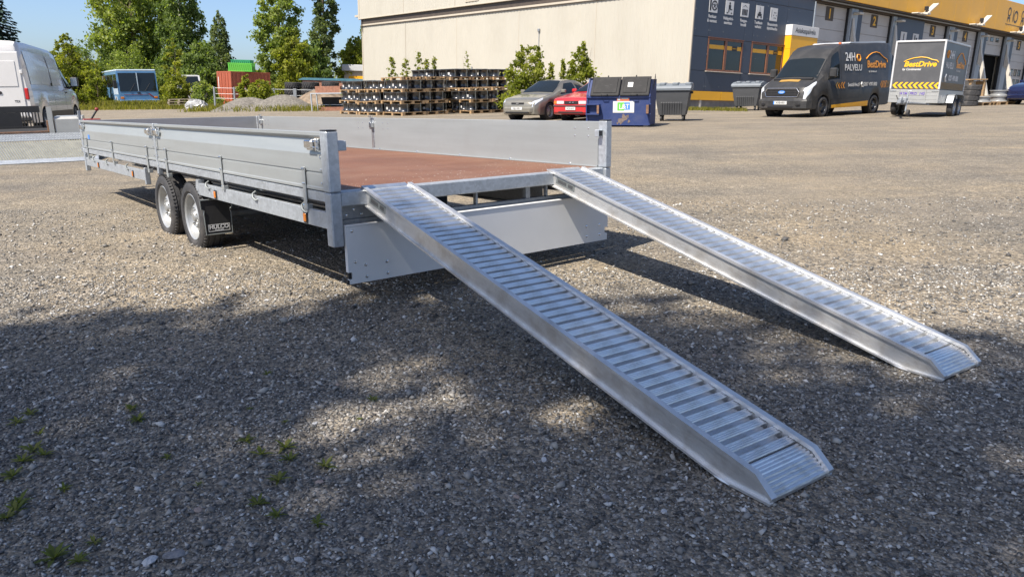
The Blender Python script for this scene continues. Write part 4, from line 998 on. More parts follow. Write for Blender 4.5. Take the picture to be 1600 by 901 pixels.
def red_car():
    back = Vector((.60, .80)); n = Vector((1.92, 26.75)); m = ground_frame(n.x, n.y, back.x, back.y)
    P = dict(L=4.4, zb=[(0, .24), (.2, .2), (4.3, .22), (4.4, .35)], zw=[(0, .66), (.08, .72), (.5, .80), (1.2, .88), (4.4, .93)],
             zt=[(0, .70), (.03, .745), (.12, .78), (.8, .88), (1.25, .95), (1.5, 1.1), (2.05, 1.36), (2.5, 1.40), (3.1, 1.38), (3.45, 1.27), (3.95, 1.02), (4.3, .98), (4.38, .9), (4.4, .8)],
             w=[(0, .70), (.05, .77), (.2, .83), (.7, .845), (4.1, .845), (4.4, .76)], wt=[(0, .66), (.3, .74), (1.2, .74), (2.0, .57), (3.4, .56), (4.0, .70), (4.4, .64)],
             fw=.86, rw=3.42, glass=(1.28, 2.02, 0, 0, 3.40, 3.90), belt=.93, hl=[(.0, 3.3), (.02, 3.3), (.02, 4.0), (.0, 4.0)])
    t, B = saloon('red_car', 'faded red saloon car half hidden behind the blue skip', m, 'carred', P)
    MB().box(-.07, .25, -.72, .72, .26, .54, .05).build('bumper', 'carred', t); box('bumper_strip', 'black', t, -.08, .2, -.735, .735, .475, .535, .02)
    gr = box('grille', 'black', t, -.018, .06, -.28, .28, .575, .68, .006)
    MB().tube([(-.022, -.12 + q * .06, .63) for q in range(2)], .02, 8).tube([(-.022, .0 + q * .06, .63) for q in range(2)], .02, 8).build('badge', 'chrome', gr)
    for sg in (1, -1):
        box('headlamp', 'lampglass', t, -.018, .05, sg * .30, sg * .60, .575, .68, .01); box('indicator_lamp', 'amber', t, -.014, .08, sg * .605, sg * .715, .575, .68, .01)
    npl = box('number_plate', 'label', t, -.095, -.081, -.22, .18, .38, .48, .003); text('lettering', 'HCA-613', .08, 'black', npl, face_m((-.0965, -.02, .43), (0, -1, 0), (0, 0, 1)), bold=.01)
    box('lower_grille', 'black', t, -.078, 0, -.5, .5, .275, .33, .01)
red_car()
def navy_car():
    back = Vector((.9, .43)); n = Vector((23.72, 36.6)); m = ground_frame(n.x, n.y, back.x, back.y)
    P = dict(L=4.4, zb=[(0, .24), (.2, .2), (4.3, .22), (4.4, .35)], zw=[(0, .56), (.08, .66), (.5, .82), (1.2, .93), (4.4, .96)],
             zt=[(0, .60), (.03, .68), (.12, .78), (.5, .92), (1.1, 1.02), (1.5, 1.25), (1.95, 1.46), (2.5, 1.5), (3.4, 1.46), (4.1, 1.1), (4.38, .9), (4.4, .8)],
             w=[(0, .58), (.06, .70), (.25, .81), (.7, .87), (4.1, .87), (4.4, .76)], wt=[(0, .56), (.3, .72), (1.2, .74), (2.0, .6), (3.4, .58), (4.4, .64)],
             fw=.86, rw=3.42, glass=(1.14, 1.92, 0, 0, 3.45, 4.05), belt=.98, hl=[(.05, 4.2), (.42, 4.7), (.46, 6.4), (.10, 6.7)])
    t, B = saloon('navy_car', 'dark navy car poking in at the right edge beside wooden pallets', m, 'navycar', P)
    MB().box(-.05, .25, -.64, .64, .24, .52, .07).build('bumper', 'navycar', t)
navy_car()

# ------------------------------------------------------------------ box trailer with logos (x = across the front towards the left, y = backwards)
def box_trailer():
    f = Vector((math.cos(2.4049), math.sin(2.4049), 0)); X, Y = 13.761, 25.341
    g0 = gz(X + .5, Y + 1.2); m = frame((X, Y, g0), -f)   # x to the right along the front face, y to the back
    t = thing('box_trailer', 'charcoal box trailer with yellow chevrons, logo and jockey wheel beside the panel van', 'trailer', m)
    w, l = 1.53, 3.2; z0, zm, z1 = .43, .86, 2.41
    # the origin is the front right corner, the body lies at x = -w .. 0
    box('chassis', 'galvd', t, -w + .25, -.25, .05, l - .05, .36, z0, .01)
    for nm, a in (('front_panel', (-w, 0, 0, .03)), ('side_panel', (-.03, 0, .031, l)), ('side_panel', (-w, -w + .03, .031, l)), ('rear_panel', (-w + .031, -.031, l - .03, l))):
        p = box(nm, 'bodyalu', t, a[0], a[1], a[2], a[3], z0, zm, .004)
    for z in (.55, .67, .78): box('swage_line', 'bodyalu', t, -w + .05, -.05, -.008, -.001, z - .006, z + .006, .003)
    for x in (-w + .32, -.40): box('upright', 'bodyalu', t, x - .02, x + .02, -.022, -.001, z0, zm, .004)
    text('lettering', 'FARMI PRO  142', .115, 'purple', t, face_m((-.83, -.010, .725), (1, 0, 0), (0, 0, 1)), bold=.01, shear=.15)
    bx = box('box_body', 'panel', t, -w + .02, -.02, .02, l - .02, zm + .01, z1 - .03, .004)
    for a in ((-w, -w + .05, -.012, .04), (-.05, 0, -.012, .04), (-w, -w + .05, l - .04, l + .01), (-.05, 0, l - .04, l + .01)): box('corner_profile', 'boxtrim', bx, a[0] - .003, a[1] + .003, a[2], a[3], zm + .005, z1, .008)
    for a in ((-w + .05, -.05, -.012, .03), (-w + .05, -.05, l - .03, l + .01)): box('top_profile', 'boxtrim', bx, a[0], a[1], a[2], a[3], z1 - .05, z1 + .003, .006)
    for a in ((-.045, .002), (-w - .002, -w + .045)): box('top_profile', 'boxtrim', bx, a[0], a[1], .041, l - .041, z1 - .05, z1 + .003, .006)
    box('roof', 'boxtrim', bx, -w + .05, -.05, .03, l - .03, z1 - .028, z1 + .012, .004)
    text('lettering', 'BestDrive', .23, 'logoy', bx, face_m((-.70, .014, 1.66), (1, 0, 0), (0, 0, 1)), bold=.03, shear=.2, sx=1.05)
    text('lettering', 'by Continental', .095, 'white', bx, face_m((-.94, .014, 1.50), (1, 0, 0), (0, 0, 1)), bold=.02, shear=.2)
    MB().tube([(x, .014, z) for x, z in ((-1.20, 1.74), (-1.1, 1.80), (-.9, 1.86), (-.68, 1.885), (-.5, 1.86), (-.35, 1.80), (-.2, 1.77), (-.16, 1.71))], .016, 6).build('logo_arc', 'logoy', bx)
    for k in range(9):
        x = -w + .07 + k * .158; zc = .99; h = .10
        MB().add([(x + .10, .0135, zc + h), (x, .0135, zc), (x + .10, .0135, zc - h), (x + .175, .0135, zc - h), (x + .075, .0135, zc), (x + .175, .0135, zc + h)], [(0, 1, 4, 5), (1, 2, 3, 4)]).build('chevron', 'logoy', bx)
    sm = lambda y, z: face_m((-.0135, y, z), (0, 1, 0), (0, 0, 1))
    text('lettering', '24H', .34, 'white', bx, sm(.98, 1.98), bold=.035); text('lettering', 'PALVELU', .27, 'white', bx, sm(.85, 1.64), bold=.03, sx=.9)
    text('lettering', 'BestDrive', .28, 'logoo', bx, sm(2.25, 1.70), bold=.04, sx=.95); text('lettering', 'by Continental', .09, 'white', bx, sm(2.05, 1.52))
    text('lettering', '0207 490 800', .24, 'white', bx, sm(1.55, 1.25), bold=.035, sx=.95)
    MB().tube([(-.0135, y, z) for y, z in ((1.62, 1.80), (1.75, 1.95), (2.05, 2.10), (2.3, 2.11), (2.6, 1.96), (2.85, 1.86), (2.9, 1.76))], .015, 6).build('logo_arc', 'logoo', bx)
    MB().tube([(-.0135, y, z) for y, z in ((.52, 1.36), (.45, 1.26), (.52, 1.15), (.62, 1.15))], .03, 6).build('pictogram', 'white', bx)
    MB().tube([(-.0135, y, z) for y, z in ((.42, 2.1), (.36, 2.0), (.42, 1.9), (.52, 1.88), (.58, 2.0), (.53, 2.1), (.42, 2.1))], .018, 6).build('pictogram', 'logoo', bx)
    m2 = MB()
    for k in range(26): y = .12 + k * .115; m2.add([(-.0135, y, .885), (-.0135, y + .05, .885), (-.0135, y + .075, 1.10), (-.0135, y + .02, 1.10)], [(0, 1, 2, 3)])
    m2.build('hatch_stripes', 'hatch', bx)
    for sg, x in ((1, .12), (-1, -w - .12)):
        for yc in (1.35, 2.02): make_wheel(t, (x, yc, .30), .30, .18, 1, 'rimsilver', 5, True, False, .62).rotation_euler = (0, 0, R(-90) if sg > 0 else R(90))
        a, b_ = (x - .10, x + .11)
        MB().prism([(.92, .45), (1.02, .68), (1.15, .74), (2.24, .74), (2.36, .68), (2.46, .45), (2.44, .45), (2.33, .665), (2.22, .722), (1.17, .722), (1.04, .665), (.94, .45)], 'x', a, b_).build('mudguard', 'galvd', t)
        MB().tube([(x, yc_, .30) for yc_ in (1.2, 2.2)], .04, 6).build('axle_beam', 'galvd', t)
    MB().box(.001, .012, .30, .42, .60, .68).build('side_reflector', 'white', t)
    # tow bar and jockey wheel point towards the camera
    xc = -w / 2
    for sg in (1, -1): MB().tube([(xc + sg * .42, .1, .40), (xc + sg * .05, -1.15, .42)], .04, 8).build('drawbar', 'galvd', t)
    MB().box(xc - .06, xc + .06, -1.45, -1.05, .40, .50, .01).tube([(xc, -1.3, .47), (xc - .02, -1.05, .72)], .018, 6).box(xc - .13, xc + .13, -1.12, -.95, .42, .58, .02).build('coupling', 'galvd', t)
    MB().tube([(xc + .11, -1.0, .16), (xc + .11, -1.0, .78)], .026, 10).tube([(xc + .11, -1.0, .78), (xc + .22, -1.0, .80)], .012, 6).box(xc + .06, xc + .16, -1.05, -.95, .40, .48, .01).build('jockey_post', 'galv', t)
    MB().lathe([(-.035, .001), (-.035, .06), (-.04, .105), (.04, .105), (.035, .06), (.035, .001)], 20, 'x', (xc + .19, -1.0, .105)).build('jockey_wheel', 'rubber', t)
    MB().tube([(xc - .1, -1.1, .45), (xc - .22, -1.05, .65)], .015, 6).build('handbrake', 'black', t)
    for x in (-w + .12, -.12): MB().box(x - .1, x + .1, -.02, -.001, zm - .06, zm - .035, .004).build('side_latch', 'chrome', t)
box_trailer()

# ------------------------------------------------------------------ machine trailer with its ramp down, behind it the white van
def machine_trailer():
    dx, dy = -.45, .893
    m = ground_frame(-9.03, 14.75, dx, dy)     # x forward along the trailer, y to its left; origin rear right inner corner
    t = thing('machine_trailer', 'steel machine trailer with ribbed loading ramp lowered to the ground', 'trailer', m)
    zf = .50; wd = 1.75; l = 1.6
    box('floor', 'galvd', t, 0, l, 0, wd, zf - .06, zf, .004)
    MB().box(.0, .03, .0, wd, zf - .08, zf + .012, .003).build('floor_edge', 'rust', t)
    box('side_wall', 'rust', t, .03, l, -.03, .0, zf - .02, zf + .20, .004); box('side_wall', 'rust', t, .03, l, wd, wd + .03, zf - .02, zf + .40, .004)
    MB().prism([(-.02, zf - .05), (.22, zf - .05), (.10, zf + .42), (-.02, zf + .46)], 'y', -.12, -.035).build('corner_gusset', 'bodyalu', t)
    hb = MB().box(l - .02, l + .02, .22, wd, zf - .02, zf + .05, .003).box(l - .02, l + .02, .22, wd, zf + .33, zf + .46, .003)
    for k in range(6):
        y = .24 + k * .055; hb.box(l - .018, l + .018, y, y + .022, zf + .051, zf + .329, 0)
    hb.box(l - .019, l + .019, .56, wd, zf + .051, zf + .329, 0); hb.build('headboard', 'black', t)
    box('side_liner', 'blackmat', t, .2, l - .03, .003, .012, zf + .01, zf + .19, 0); box('floor_mat', 'blackmat', t, .35, l - .03, .02, wd - .02, zf + .001, zf + .008, 0)
    for sg in (1,):
        MB().prism([(.0, zf - .14), (.0, zf + .22), (.04, zf + .27), (.85, zf + .27), (.9, zf + .22), (.9, zf - .14), (.87, zf - .14), (.87, zf + .2), (.03, zf + .2), (.03, zf - .14)], 'y', -.14, -.62).build('mudguard', 'bodyalu', t)
        MB().box(-.005, .012, -.145, -.615, zf - .13, zf + .225, .004).build('mudguard_face', 'bodyalu', t)
    for x in (.55, 1.25): make_wheel(t, (x, -.38, .30), .30, .2, -1, 'rimsilver', 5, True, False)
    # ramp: two part plate, upper chequered, lower expanded mesh
    e = bpy.data.objects.new('loading_gate', None); COL.objects.link(e); e.parent = t
    top = Vector((-.03, 0, zf - .03)); bot = Vector((-1.32, 0, .012)); d = (bot - top); ang = math.atan2(-d.z, -d.x) ; lr = d.length
    y0, y1 = -.85, wd + .1
    e.location = (-.03, 0, zf - .03); e.rotation_euler = (0, math.atan2(d.z, -d.x) , 0)
    # local: -x runs down the ramp
    MAT['meshbar'] = M('mesh_bar', (.27, .26, .20), .6, .3, .3, 6)
    up = MB().box(-.34, 0, y0, y1, -.012, 0, .002).build('chequer_plate', 'galvd', e)
    st = MB()
    for r_ in range(6):
        for k in range(52):
            yy = y0 + .03 + k * .05 + (r_ % 2) * .025
            st.T = Matrix.Translation((-.03 - r_ * .055, yy, .002)) @ Matrix.Rotation(R(40 if r_ % 2 else -40), 4, 'Z'); st.box(-.017, .017, -.006, .006, -.002, .005); st.T = None
    o = st.build('tread_bumps', 'galv', e); o['kind'] = 'stuff'
    box('mesh_backing', 'galvd', e, -1.22, -.345, y0 + .02, y1 - .02, -.03, -.022, 0)
    st = MB(); n = 66
    for k in range(n):
        yy = y0 + .0 + k * (y1 - y0) / n
        for dd in (.24,):
            a = Vector((-.35, min(yy + dd, y1 - .01), -.012)); b_ = Vector((-1.21, yy, -.012)); c = a - b_; L_ = c.length
            st.T = Matrix.Translation((a + b_) / 2) @ Matrix.Rotation(math.atan2(c.y, c.x), 4, 'Z'); st.box(-L_ / 2, L_ / 2, -.007, .007, -.008, .008); st.T = None
    o = st.build('mesh_bars', 'meshbar', e); o['kind'] = 'stuff'
    box('gate_foot', 'galv', e, -lr, -1.215, y0, y1, -.03, .01, .006)
    for y in (y0, y1 - .05): box('gate_side', 'galvd', e, -1.21, -.01, y, y + .05, -.04, .006, .004)
    MB().tube([(l, wd / 2 - .5, .45), (3.2, wd / 2, .45)], .05, 8).build('drawbar', 'galvd', t); MB().tube([(l, wd / 2 + .5, .45), (3.2, wd / 2, .45)], .05, 8).build('drawbar', 'galvd', t)
machine_trailer()

# ------------------------------------------------------------------ old blue bus among the weeds
def bus():
    nx, ny = .58, -.815; m = ground_frame(-29.9, 58.2, -nx, -ny, -.05)     # x runs back, origin at the front left as seen
    t = thing('old_bus', 'old light blue bus abandoned among weeds before the big trees', 'bus', m)
    w, l = 2.75, 7.5; H = 2.85
    # y axis: frame's y is left of x(back); the seen front spans y = 0 .. -w ; the seen flank is y = 0
    sec = [(0, .35), (.02, 1.5), (.14, 2.72), (.35, H), (l, H), (l, .35)]
    body = MB().prism(sec, 'y', 0, -w).build('body', 'busblue', t)
    box('roof', 'buslight', t, .15, l, .02, -w - .02, H - .12, H + .03, .05)
    for y0, y1 in ((-.10, -w / 2 + .03), (-w / 2 - .03, -w + .10)):
        MB().prism([(.012, 1.28), (.115, 2.62), (.100, 2.62), (-.004, 1.28)], 'y', y0, y1).build('windscreen', 'glass', t)
    box('centre_pillar', 'buslight', t, -.012, .11, -w / 2 - .025, -w / 2 + .025, 1.28, 2.62, .005).rotation_euler = (0, 0, 0)
    box('dash', 'buslight', t, .2, .5, -w + .3, -w / 2 - .3, 1.2, 1.5, .02)
    for k in range(4): box('side_window', 'glass', t, .35 + k * 1.7, 1.9 + k * 1.7, .005, -.01, 1.60, 2.55, .01)
    for k in range(9): box('side_slat', 'buslight', t, .3 + k * .24, .5 + k * .24, .012, -.01, 1.05, 1.55, .005)
    for x in (1.2, 1.9): box('side_vent', 'white', t, x, x + .14, .014, -.01, .45, .95, .01)
    box('front_stripe', 'redpaint', t, -.012, .0, -.35, -w + .75, 1.02, 1.05, .002)
    MB().add([(-.014, -w + .75, 1.08), (-.014, -w + .65, 1.12), (-.014, -w + .2, .72), (-.014, -w + .3, .72)], [(0, 1, 2, 3)]).build('front_stripe', 'redpaint', t)
    box('front_bumper', 'busblue', t, -.12, .1, .02, -w - .02, .42, .66, .04)
    for y in (-.2, -w + .2): box('headlamp', 'amber', t, -.02, .03, y - .12, y + .12, .72, .88, .02)
    MB().box(-.02, .0, -w / 2 - .12, -w / 2 + .12, 1.1, 1.2, .01).build('badge', 'black', t)
    for y in (-.75, -w + .95): MB().tube([(-.02, y, 1.26), (.0, y - .15, 1.45), (.04, y - .42, 1.85)], .018, 6).build('wiper', 'black', t)
    box('mirror', 'black', t, .0, .2, .05, .3, 1.5, 2.1, .03)
    for x in (1.6, 5.6): make_wheel(t, (x, -.12, .45), .46, .28, 1, 'rimsilver', 5, True, False)
bus()
MAT['rimhighlight'] = M('rim_edge_highlight', (.07, .072, .078), .28, .5, .2, 6, coat=.6)  # flanges lighter than the barrel, their edge highlight put into the colour
MAT['ruststain'] = M('rust_stain', (.15, .115, .10), .8, 0, .4, 12)
# ------------------------------------------------------------------ bins
def skip():
    m = ground_frame(2.13, 22.95, 1.90, -.62) @ Matrix.Scale(.93, 4); t = thing('waste_skip', 'large blue front-loading waste skip with two black lids and green and blue sign', 'skip', m)
    w, d, h0, h1 = 1.98, 1.35, .95, 1.45          # x along the front, y back
    MB().prism([(.0, .05), (d, .05), (d + .05, h1), (.42, h1), (.0, h0)], 'x', 0, w).build('body', 'binblue', t)
    for x in (0, w): box('rim_post', 'binblue', t, x - .03, x + .03, -.03, .05, .05, h0 + .05, .01)
    box('front_rim', 'binblue', t, -.02, w + .02, -.05, .03, h0 - .06, h0 + .01, .01)
    MB().prism([(.41, h1 + .0), (d + .04, h1 + .0), (d + .04, h1 + .06), (.38, h1 + .06)], 'x', -.03, .05).build('side_rim', 'binblue', t)
    MB().prism([(-.02, h0 + .01), (.40, h1 + .06), (.46, h1 + .06), (.03, h0 + .01)], 'x', -.035, -.0).build('side_rim', 'binblue', t)
    sl = Vector((.42, h1 - h0)).normalized(); a = math.atan2(h1 - h0, .42); L_ = math.hypot(.42, h1 - h0) + .10
    for k in range(2):
        x0 = .10 + k * .94; l = bpy.data.objects.new('lid', None); COL.objects.link(l); l.parent = t; l.location = (x0, -.05, h0 - .02); l.rotation_euler = (a, 0, 0)
        box('lid_plate', 'lidblack', l, 0, .92, 0, L_, .02, .06, .02)
        box('lid_panel', 'lidblack', l, .09, .83, .10, L_ - .08, .05, .075, .012)
        MB().tube([(.36, .03, .07), (.38, -.02, .10), (.54, -.02, .10), (.56, .03, .07)], .014, 6).build('lid_handle', 'black', l)
        sc = MB()
        for q in range(5): x, y = random.uniform(.15, .7), random.uniform(.15, .5); sc.box(x, x + random.uniform(.03, .12), y, y + .006, .0755, .0765)
        sc.build('scratches', 'bingrey', l)
        if k: box('lid_sticker', 'label', l, .22, .38, .32, .50, .0755, .0775, 0)
    for x in (.55, 1.45): MB().tube([(x, .6, h1 + .05), (x, .6, h1 + .13)], .02, 6).build('lid_peg', 'black', t)
    MB().tube([(w + .03, .5, h1 - .2), (w + .10, .45, h1 + .0), (w + .08, .5, h1 + .15), (w + .02, .6, h1 - .3)], .01, 5).build('cable', 'black', t)
    for x in (.0, w - .0):
        sg = -1 if x == 0 else 1
        p = MB().box(x - .02, x + .42 if sg < 0 else x + .06, -.16, -.002, .38, .42, .004).box(x - .02 if sg < 0 else x - .06, x + .38 if sg < 0 else x + .06, -.14, -.002, .68, .72, .004)
        if sg < 0: p.prism([(-.002, .42), (-.14, .42), (-.16, .68), (-.002, .68)], 'x', x - .02, x + .02).prism([(-.002, .42), (-.22, .38), (-.22, .70), (-.002, .72)], 'x', x + .36, x + .42)
        else: p.prism([(-.002, .38), (-.2, .38), (-.2, .72), (-.002, .72)], 'x', x - .07, x + .0)
        p.build('fork_pocket', 'binblue', t); box('pocket_wear', 'rust', t, (x + .355) if sg < 0 else x - .075, (x + .425) if sg < 0 else x + .005, -.232, -.2215 if sg < 0 else -.2015, .42, .68, .004)
    s = box('sign_board', 'white', t, .83, 1.50, -.010, -.001, .44, .79, .002)
    box('sign_green', 'green', s, .97, 1.19, -.0135, -.0105, .505, .755, 0); box('sign_blue', 'bluest', s, 1.19, 1.37, -.0140, -.0105, .53, .755, 0)
    text('lettering', 'L', .22, 'white', s, face_m((1.07, -.016, .615), (1, 0, 0), (0, 0, 1)), bold=.01); text('lettering', '&', .22, 'white', s, face_m((1.175, -.016, .625), (1, 0, 0), (0, 0, 1)), bold=.015); text('lettering', 'T', .2, 'white', s, face_m((1.29, -.016, .625), (1, 0, 0), (0, 0, 1)), bold=.01)
    o = box('sticker', 'orange', t, .95, 1.34, -.008, -.001, .80, .935, .002); box('sticker_mark', 'white', o, .97, 1.06, -.011, -.0085, .82, .92, 0); box('sticker_mark', 'white', o, 1.09, 1.31, -.011, -.0085, .85, .89, 0)
    rm = MB(); gr_ = random.Random(5)
    for cx_, cz_, r_ in ((1.08, .18, .10), (1.2, .26, .11), (1.3, .33, .06), (1.34, .17, .05), (.98, .12, .04), (1.16, .37, .04)):
        pts_ = [(cx_ + r_ * gr_.uniform(.5, 1.15) * math.cos(q * .524), -.003 - cz_ * .002, cz_ + r_ * gr_.uniform(.5, 1.2) * math.sin(q * .524)) for q in range(12)]
        rm.add(pts_, [tuple(range(12))])
    rm.build('rust_stain', 'ruststain', t)['kind'] = 'stuff'
    for x in (.1, w - .1): box('skid', 'black', t, x - .08, x + .08, .0, d, .0, .05, .005)
skip()
def wheelie(x, y, dx, dy, label, lid, w=1.25, d=1.0, h=1.10):
    m = ground_frame(x, y, dx, dy); t = thing('wheeled_bin', label, 'bin', m, 'grey four-wheeled bins by the building')
    z0 = .20
    def ring(z, e): return [(e, e * .8, z), (w - e, e * .8, z), (w - e, d - e * .8, z), (e, d - e * .8, z)]
    V = ring(z0, .13) + ring(h * .55, .06) + ring(h, 0)
    F = [(3, 2, 1, 0), (8, 9, 10, 11)] + [(r * 4 + i, r * 4 + (i + 1) % 4, r * 4 + 4 + (i + 1) % 4, r * 4 + 4 + i) for r in range(2) for i in range(4)]
    MB().add(V, F).build('body', 'bingrey', t)
    rb = MB()
    for k in range(9):
        x0 = .20 + k * (w - .45) / 8.5; rb.add([(x0, .105, z0), (x0 + .05, .105, z0), (x0 + .05, .02, .62), (x0, .02, .62), (x0, .085, z0), (x0 + .05, .085, z0), (x0 + .05, .005, .60), (x0, .005, .60)], [(0, 1, 2, 3), (4, 5, 6, 7), (0, 4, 7, 3), (1, 5, 6, 2), (3, 7, 6, 2), (0, 4, 5, 1)])
    rb.build('ribs', 'bingrey', t)
    MB().box(-.04, w + .04, -.04, d + .04, h - .02, h + .05, .02).build('rim', lid, t)
    lm = MB(); n = 12
    prof = [(-.05, h + .05), (.02, h + .13), (.25, h + .19), (d * .6, h + .22), (d - .05, h + .19), (d + .06, h + .06)]
    lm.prism(prof + [(d + .06, h + .051), (-.05, h + .051)], 'x', -.05, w + .05); lo = lm.build('lid', lid, t)
    for k in range(3): box('lid_ridge', lid, lo, .12 + k * .42, .32 + k * .42, .1, d - .1, h + .13, h + .245, .03)
    for x_ in (.2, w - .2):
        for y_ in (.2, d - .2):
            MB().lathe([(-.025, .001), (-.025, .085), (.025, .085), (.025, .001)], 14, 'x', (x_, y_, .085)).box(x_ - .04, x_ + .04, y_ - .05, y_ + .05, .13, z0 + .01, .01).build('castor', 'black', t)
    for sx in (-.03, w + .03): MB().lathe([(-.05, .04), (.05, .04), (.05, .001)], 12, 'x', (sx, d * .5, h - .08)).build('trunnion', 'black', t)
    return t
wheelie(4.62, 25.75, .95, -.31, 'grey four-wheeled bin close behind the blue skip', 'lidgrey', 1.12, .92, 1.0)
b2 = wheelie(9.62, 34.6, .83, -.55, 'grey four-wheeled bin with a white label under the office windows', 'lidgrey', 1.2, .95, 1.02)
box('bin_label', 'label', b2, 1.2, 1.212, .30, .55, .70, .92, 0); 

# ------------------------------------------------------------------ pallets of truck rims along the cream wall
PAL = None; RIM = None
PL, PW = 1.80, 1.22           # along the wall, along the front
def rim_proto():
    t = thing('wheel_rim', 'black steel truck wheel rim lying flat on a strapped wooden pallet', 'wheel rim', None, 'black truck rims stacked on pallets')
    r = .278; MB().lathe([(0, .20), (0, r), (.025, r), (.05, r - .030), (.11, r - .05), (.21, r - .05), (.30, r - .028), (.328, r), (.358, r), (.358, .23), (.26, .225), (.16, .17), (.16, .09), (.08, .085)], 22, 'z').build('rim_barrel', 'rimblack', t, True)
    MB().lathe([(.001, r + .001), (.001, r + .012), (.022, r + .012), (.022, r + .001)], 22, 'z', (0, 0, 0), True).lathe([(.332, r + .001), (.332, r + .012), (.357, r + .012), (.357, r + .001)], 22, 'z', (0, 0, 0), True).build('rim_flange', 'rimhighlight', t, True)
    b = MB()
    for k in range(8): a = k * math.pi / 4; b.disc((.13 * math.cos(a), .13 * math.sin(a), .161), .014, 'z', 8, .006)
    b.build('stud_holes', 'strap', t)
    return t
def pallet_proto():
    t = thing('pallet', 'wooden pallet carrying black truck wheel rims beside the cream wall', 'pallet', None, 'pallets in the rim stacks')
    src = {}
    def pc(key, x0, x1, y0, y1, z0, z1, nm):
        k = (round(x1 - x0, 3), round(y1 - y0, 3), round(z1 - z0, 3))
        if k not in src: src[k] = MB().box(-(x1 - x0) / 2, (x1 - x0) / 2, -(y1 - y0) / 2, (y1 - y0) / 2, -(z1 - z0) / 2, (z1 - z0) / 2, 0).build(nm, 'wood', t); o = src[k]
        else: o = share(nm, src[k], t)
        o.location = ((x0 + x1) / 2, (y0 + y1) / 2, (z0 + z1) / 2); return o
    for y in (0, PL / 2 - .07, PL - .14):
        for x in (0, PW / 2 - .07, PW - .14): pc('b', x, x + .14, y, y + .14, .022, .10, 'block')
        pc('s', 0, PW, y, y + .14, .0, .021, 'bottom_board')
    for x in (0, PW / 2 - .07, PW - .14): pc('r', x, x + .14, 0, PL, .101, .122, 'stringer_board')
    for k in range(7): y = k * (PL - .14) / 6; pc('t', 0, PW, y, y + .14, .123, .144, 'top_board')
    return t
def strapset(t, h):
    for y in (.32, .9, 1.48): 
        MB().tube([(-.012, y, .13), (-.02, y, h), (PW / 2, y, h + .012), (PW + .012, y, h), (PW + .012, y, .13)], .008, 4).build('strap', 'strap', t)
    for x in (.25, .95): MB().tube([(x, -.012, .13), (x, -.02, h), (x, .2, h + .008)], .008, 4).build('strap', 'strap', t)
rimT = rim_proto(); palT = pallet_proto()
strapset(palT, .51)
LH = .144 + .362
first_r = [True]; first_p = [True]
def lay(ox, oy, z, nm='', tilt=(0, 0), cols=2, full=False, rot=0):
    """one loaded pallet: origin = near corner, x along the front (DF), y along the wall (DW)"""
    dx = Matrix.Rotation(rot, 4, 'Z') @ DF; base = frame((ox, oy, gz(ox, oy) + z), Vector((dx.x, dx.y, GA * dx.x + GB * dx.y + tilt[0])), (GN + Vector((0, 0, 0)) + DW * tilt[1]).normalized())
    if first_p[0]: palT.matrix_world = base; first_p[0] = False; pp = palT
    else: pp = copy_tree(palT, base)
    pp['label'] = 'wooden pallet of rims, ' + nm
    for i in range(cols):
        for j in range(3):
            if i > 0 and j > 0 and not full: continue
            mm = base @ Matrix.Translation((.30 + i * .60 + random.uniform(-.015, .015), .31 + j * .585 + random.uniform(-.015, .015), .146)) @ Matrix.Rotation(random.uniform(0, 6), 4, 'Z')
            if first_r[0]: rimT.matrix_world = mm; first_r[0] = False; o = rimT
            else: o = copy_tree(rimT, mm)
            o['label'] = 'black rim, ' + nm
            if i == 0 and random.random() < .6:    # white sticker on the side that faces the yard
                lb = share('rim_label', LAB, o) if LAB_used[0] else LAB
                if not LAB_used[0]: LAB.parent = o; LAB_used[0] = True
                a = math.pi + YB + random.uniform(-.3, .3) - (mm.to_euler().z); lb.rotation_euler = (0, 0, a)
LABm = MB(); LABm.box(.226, .2345, -.06, .06, .10, .21); LAB = LABm.build('rim_label', 'label'); LAB_used = [False]
def P_(px, Y):   # helper used only here for positions on the yard: x from the bearing, y given
    return px * Y
def at(o, a, b_): return (o[0] + DF.x * a + DW.x * b_, o[1] + DF.y * a + DW.y * b_)
ORD = ('bottom layer', 'second layer', 'third layer', 'top layer'); NTH = ('near end', 'middle', 'far end', 'fourth')
def stack(o, da, db, nm, plan, tilt=(0, 0)):
    O = at(o, da, db)
    for lv, ks, kw in plan:
        for k in ks:
            x, y = at(O, k * 1.28 + random.uniform(-.05, .05), random.uniform(-.05, .05))
            lay(x, y, lv * LH, '%s, %s of the %s' % (ORD[lv], NTH[k], nm), (tilt[0] * lv + random.uniform(-.012, .012), tilt[1] * lv + random.uniform(-.012, .012)), **kw)
OC = (-2.10, 35.45); OB = (-5.05, 34.0); OA = (-6.35, 35.2)
stack(OC, 0, 0, 'low front stack by silver car', [(0, (0, 1, 2), {}), (1, (0, 1, 2), {})])
stack(OC, .25, 1.95, 'four-high stack by the bush', [(0, (1, 2), {}), (1, (1, 2), {}), (2, (0, 1, 2), {}), (3, (0, 1, 2), {})])
stack(OB, 0, 0, 'middle three-high front stack', [(0, (0, 1), {}), (1, (0, 1), {}), (2, (0, 1), {})])
stack(OB, .15, 1.95, 'long back stack by the wall', [(0, (0, 1, 2, 3), dict(cols=1)), (1, (0, 1, 2, 3), dict(cols=1)), (2, (0, 1, 2, 3), {}), (3, (2, 3), dict(full=True))])
stack(OA, 0, 0, 'leftmost front stack', [(0, (0,), {}), (1, (0,), {})], (.05, .02))
stack(OA, 0, 1.95, 'leaning three-high left stack', [(0, (0,), {}), (1, (0,), {}), (2, (0,), {})], (.025, 0))

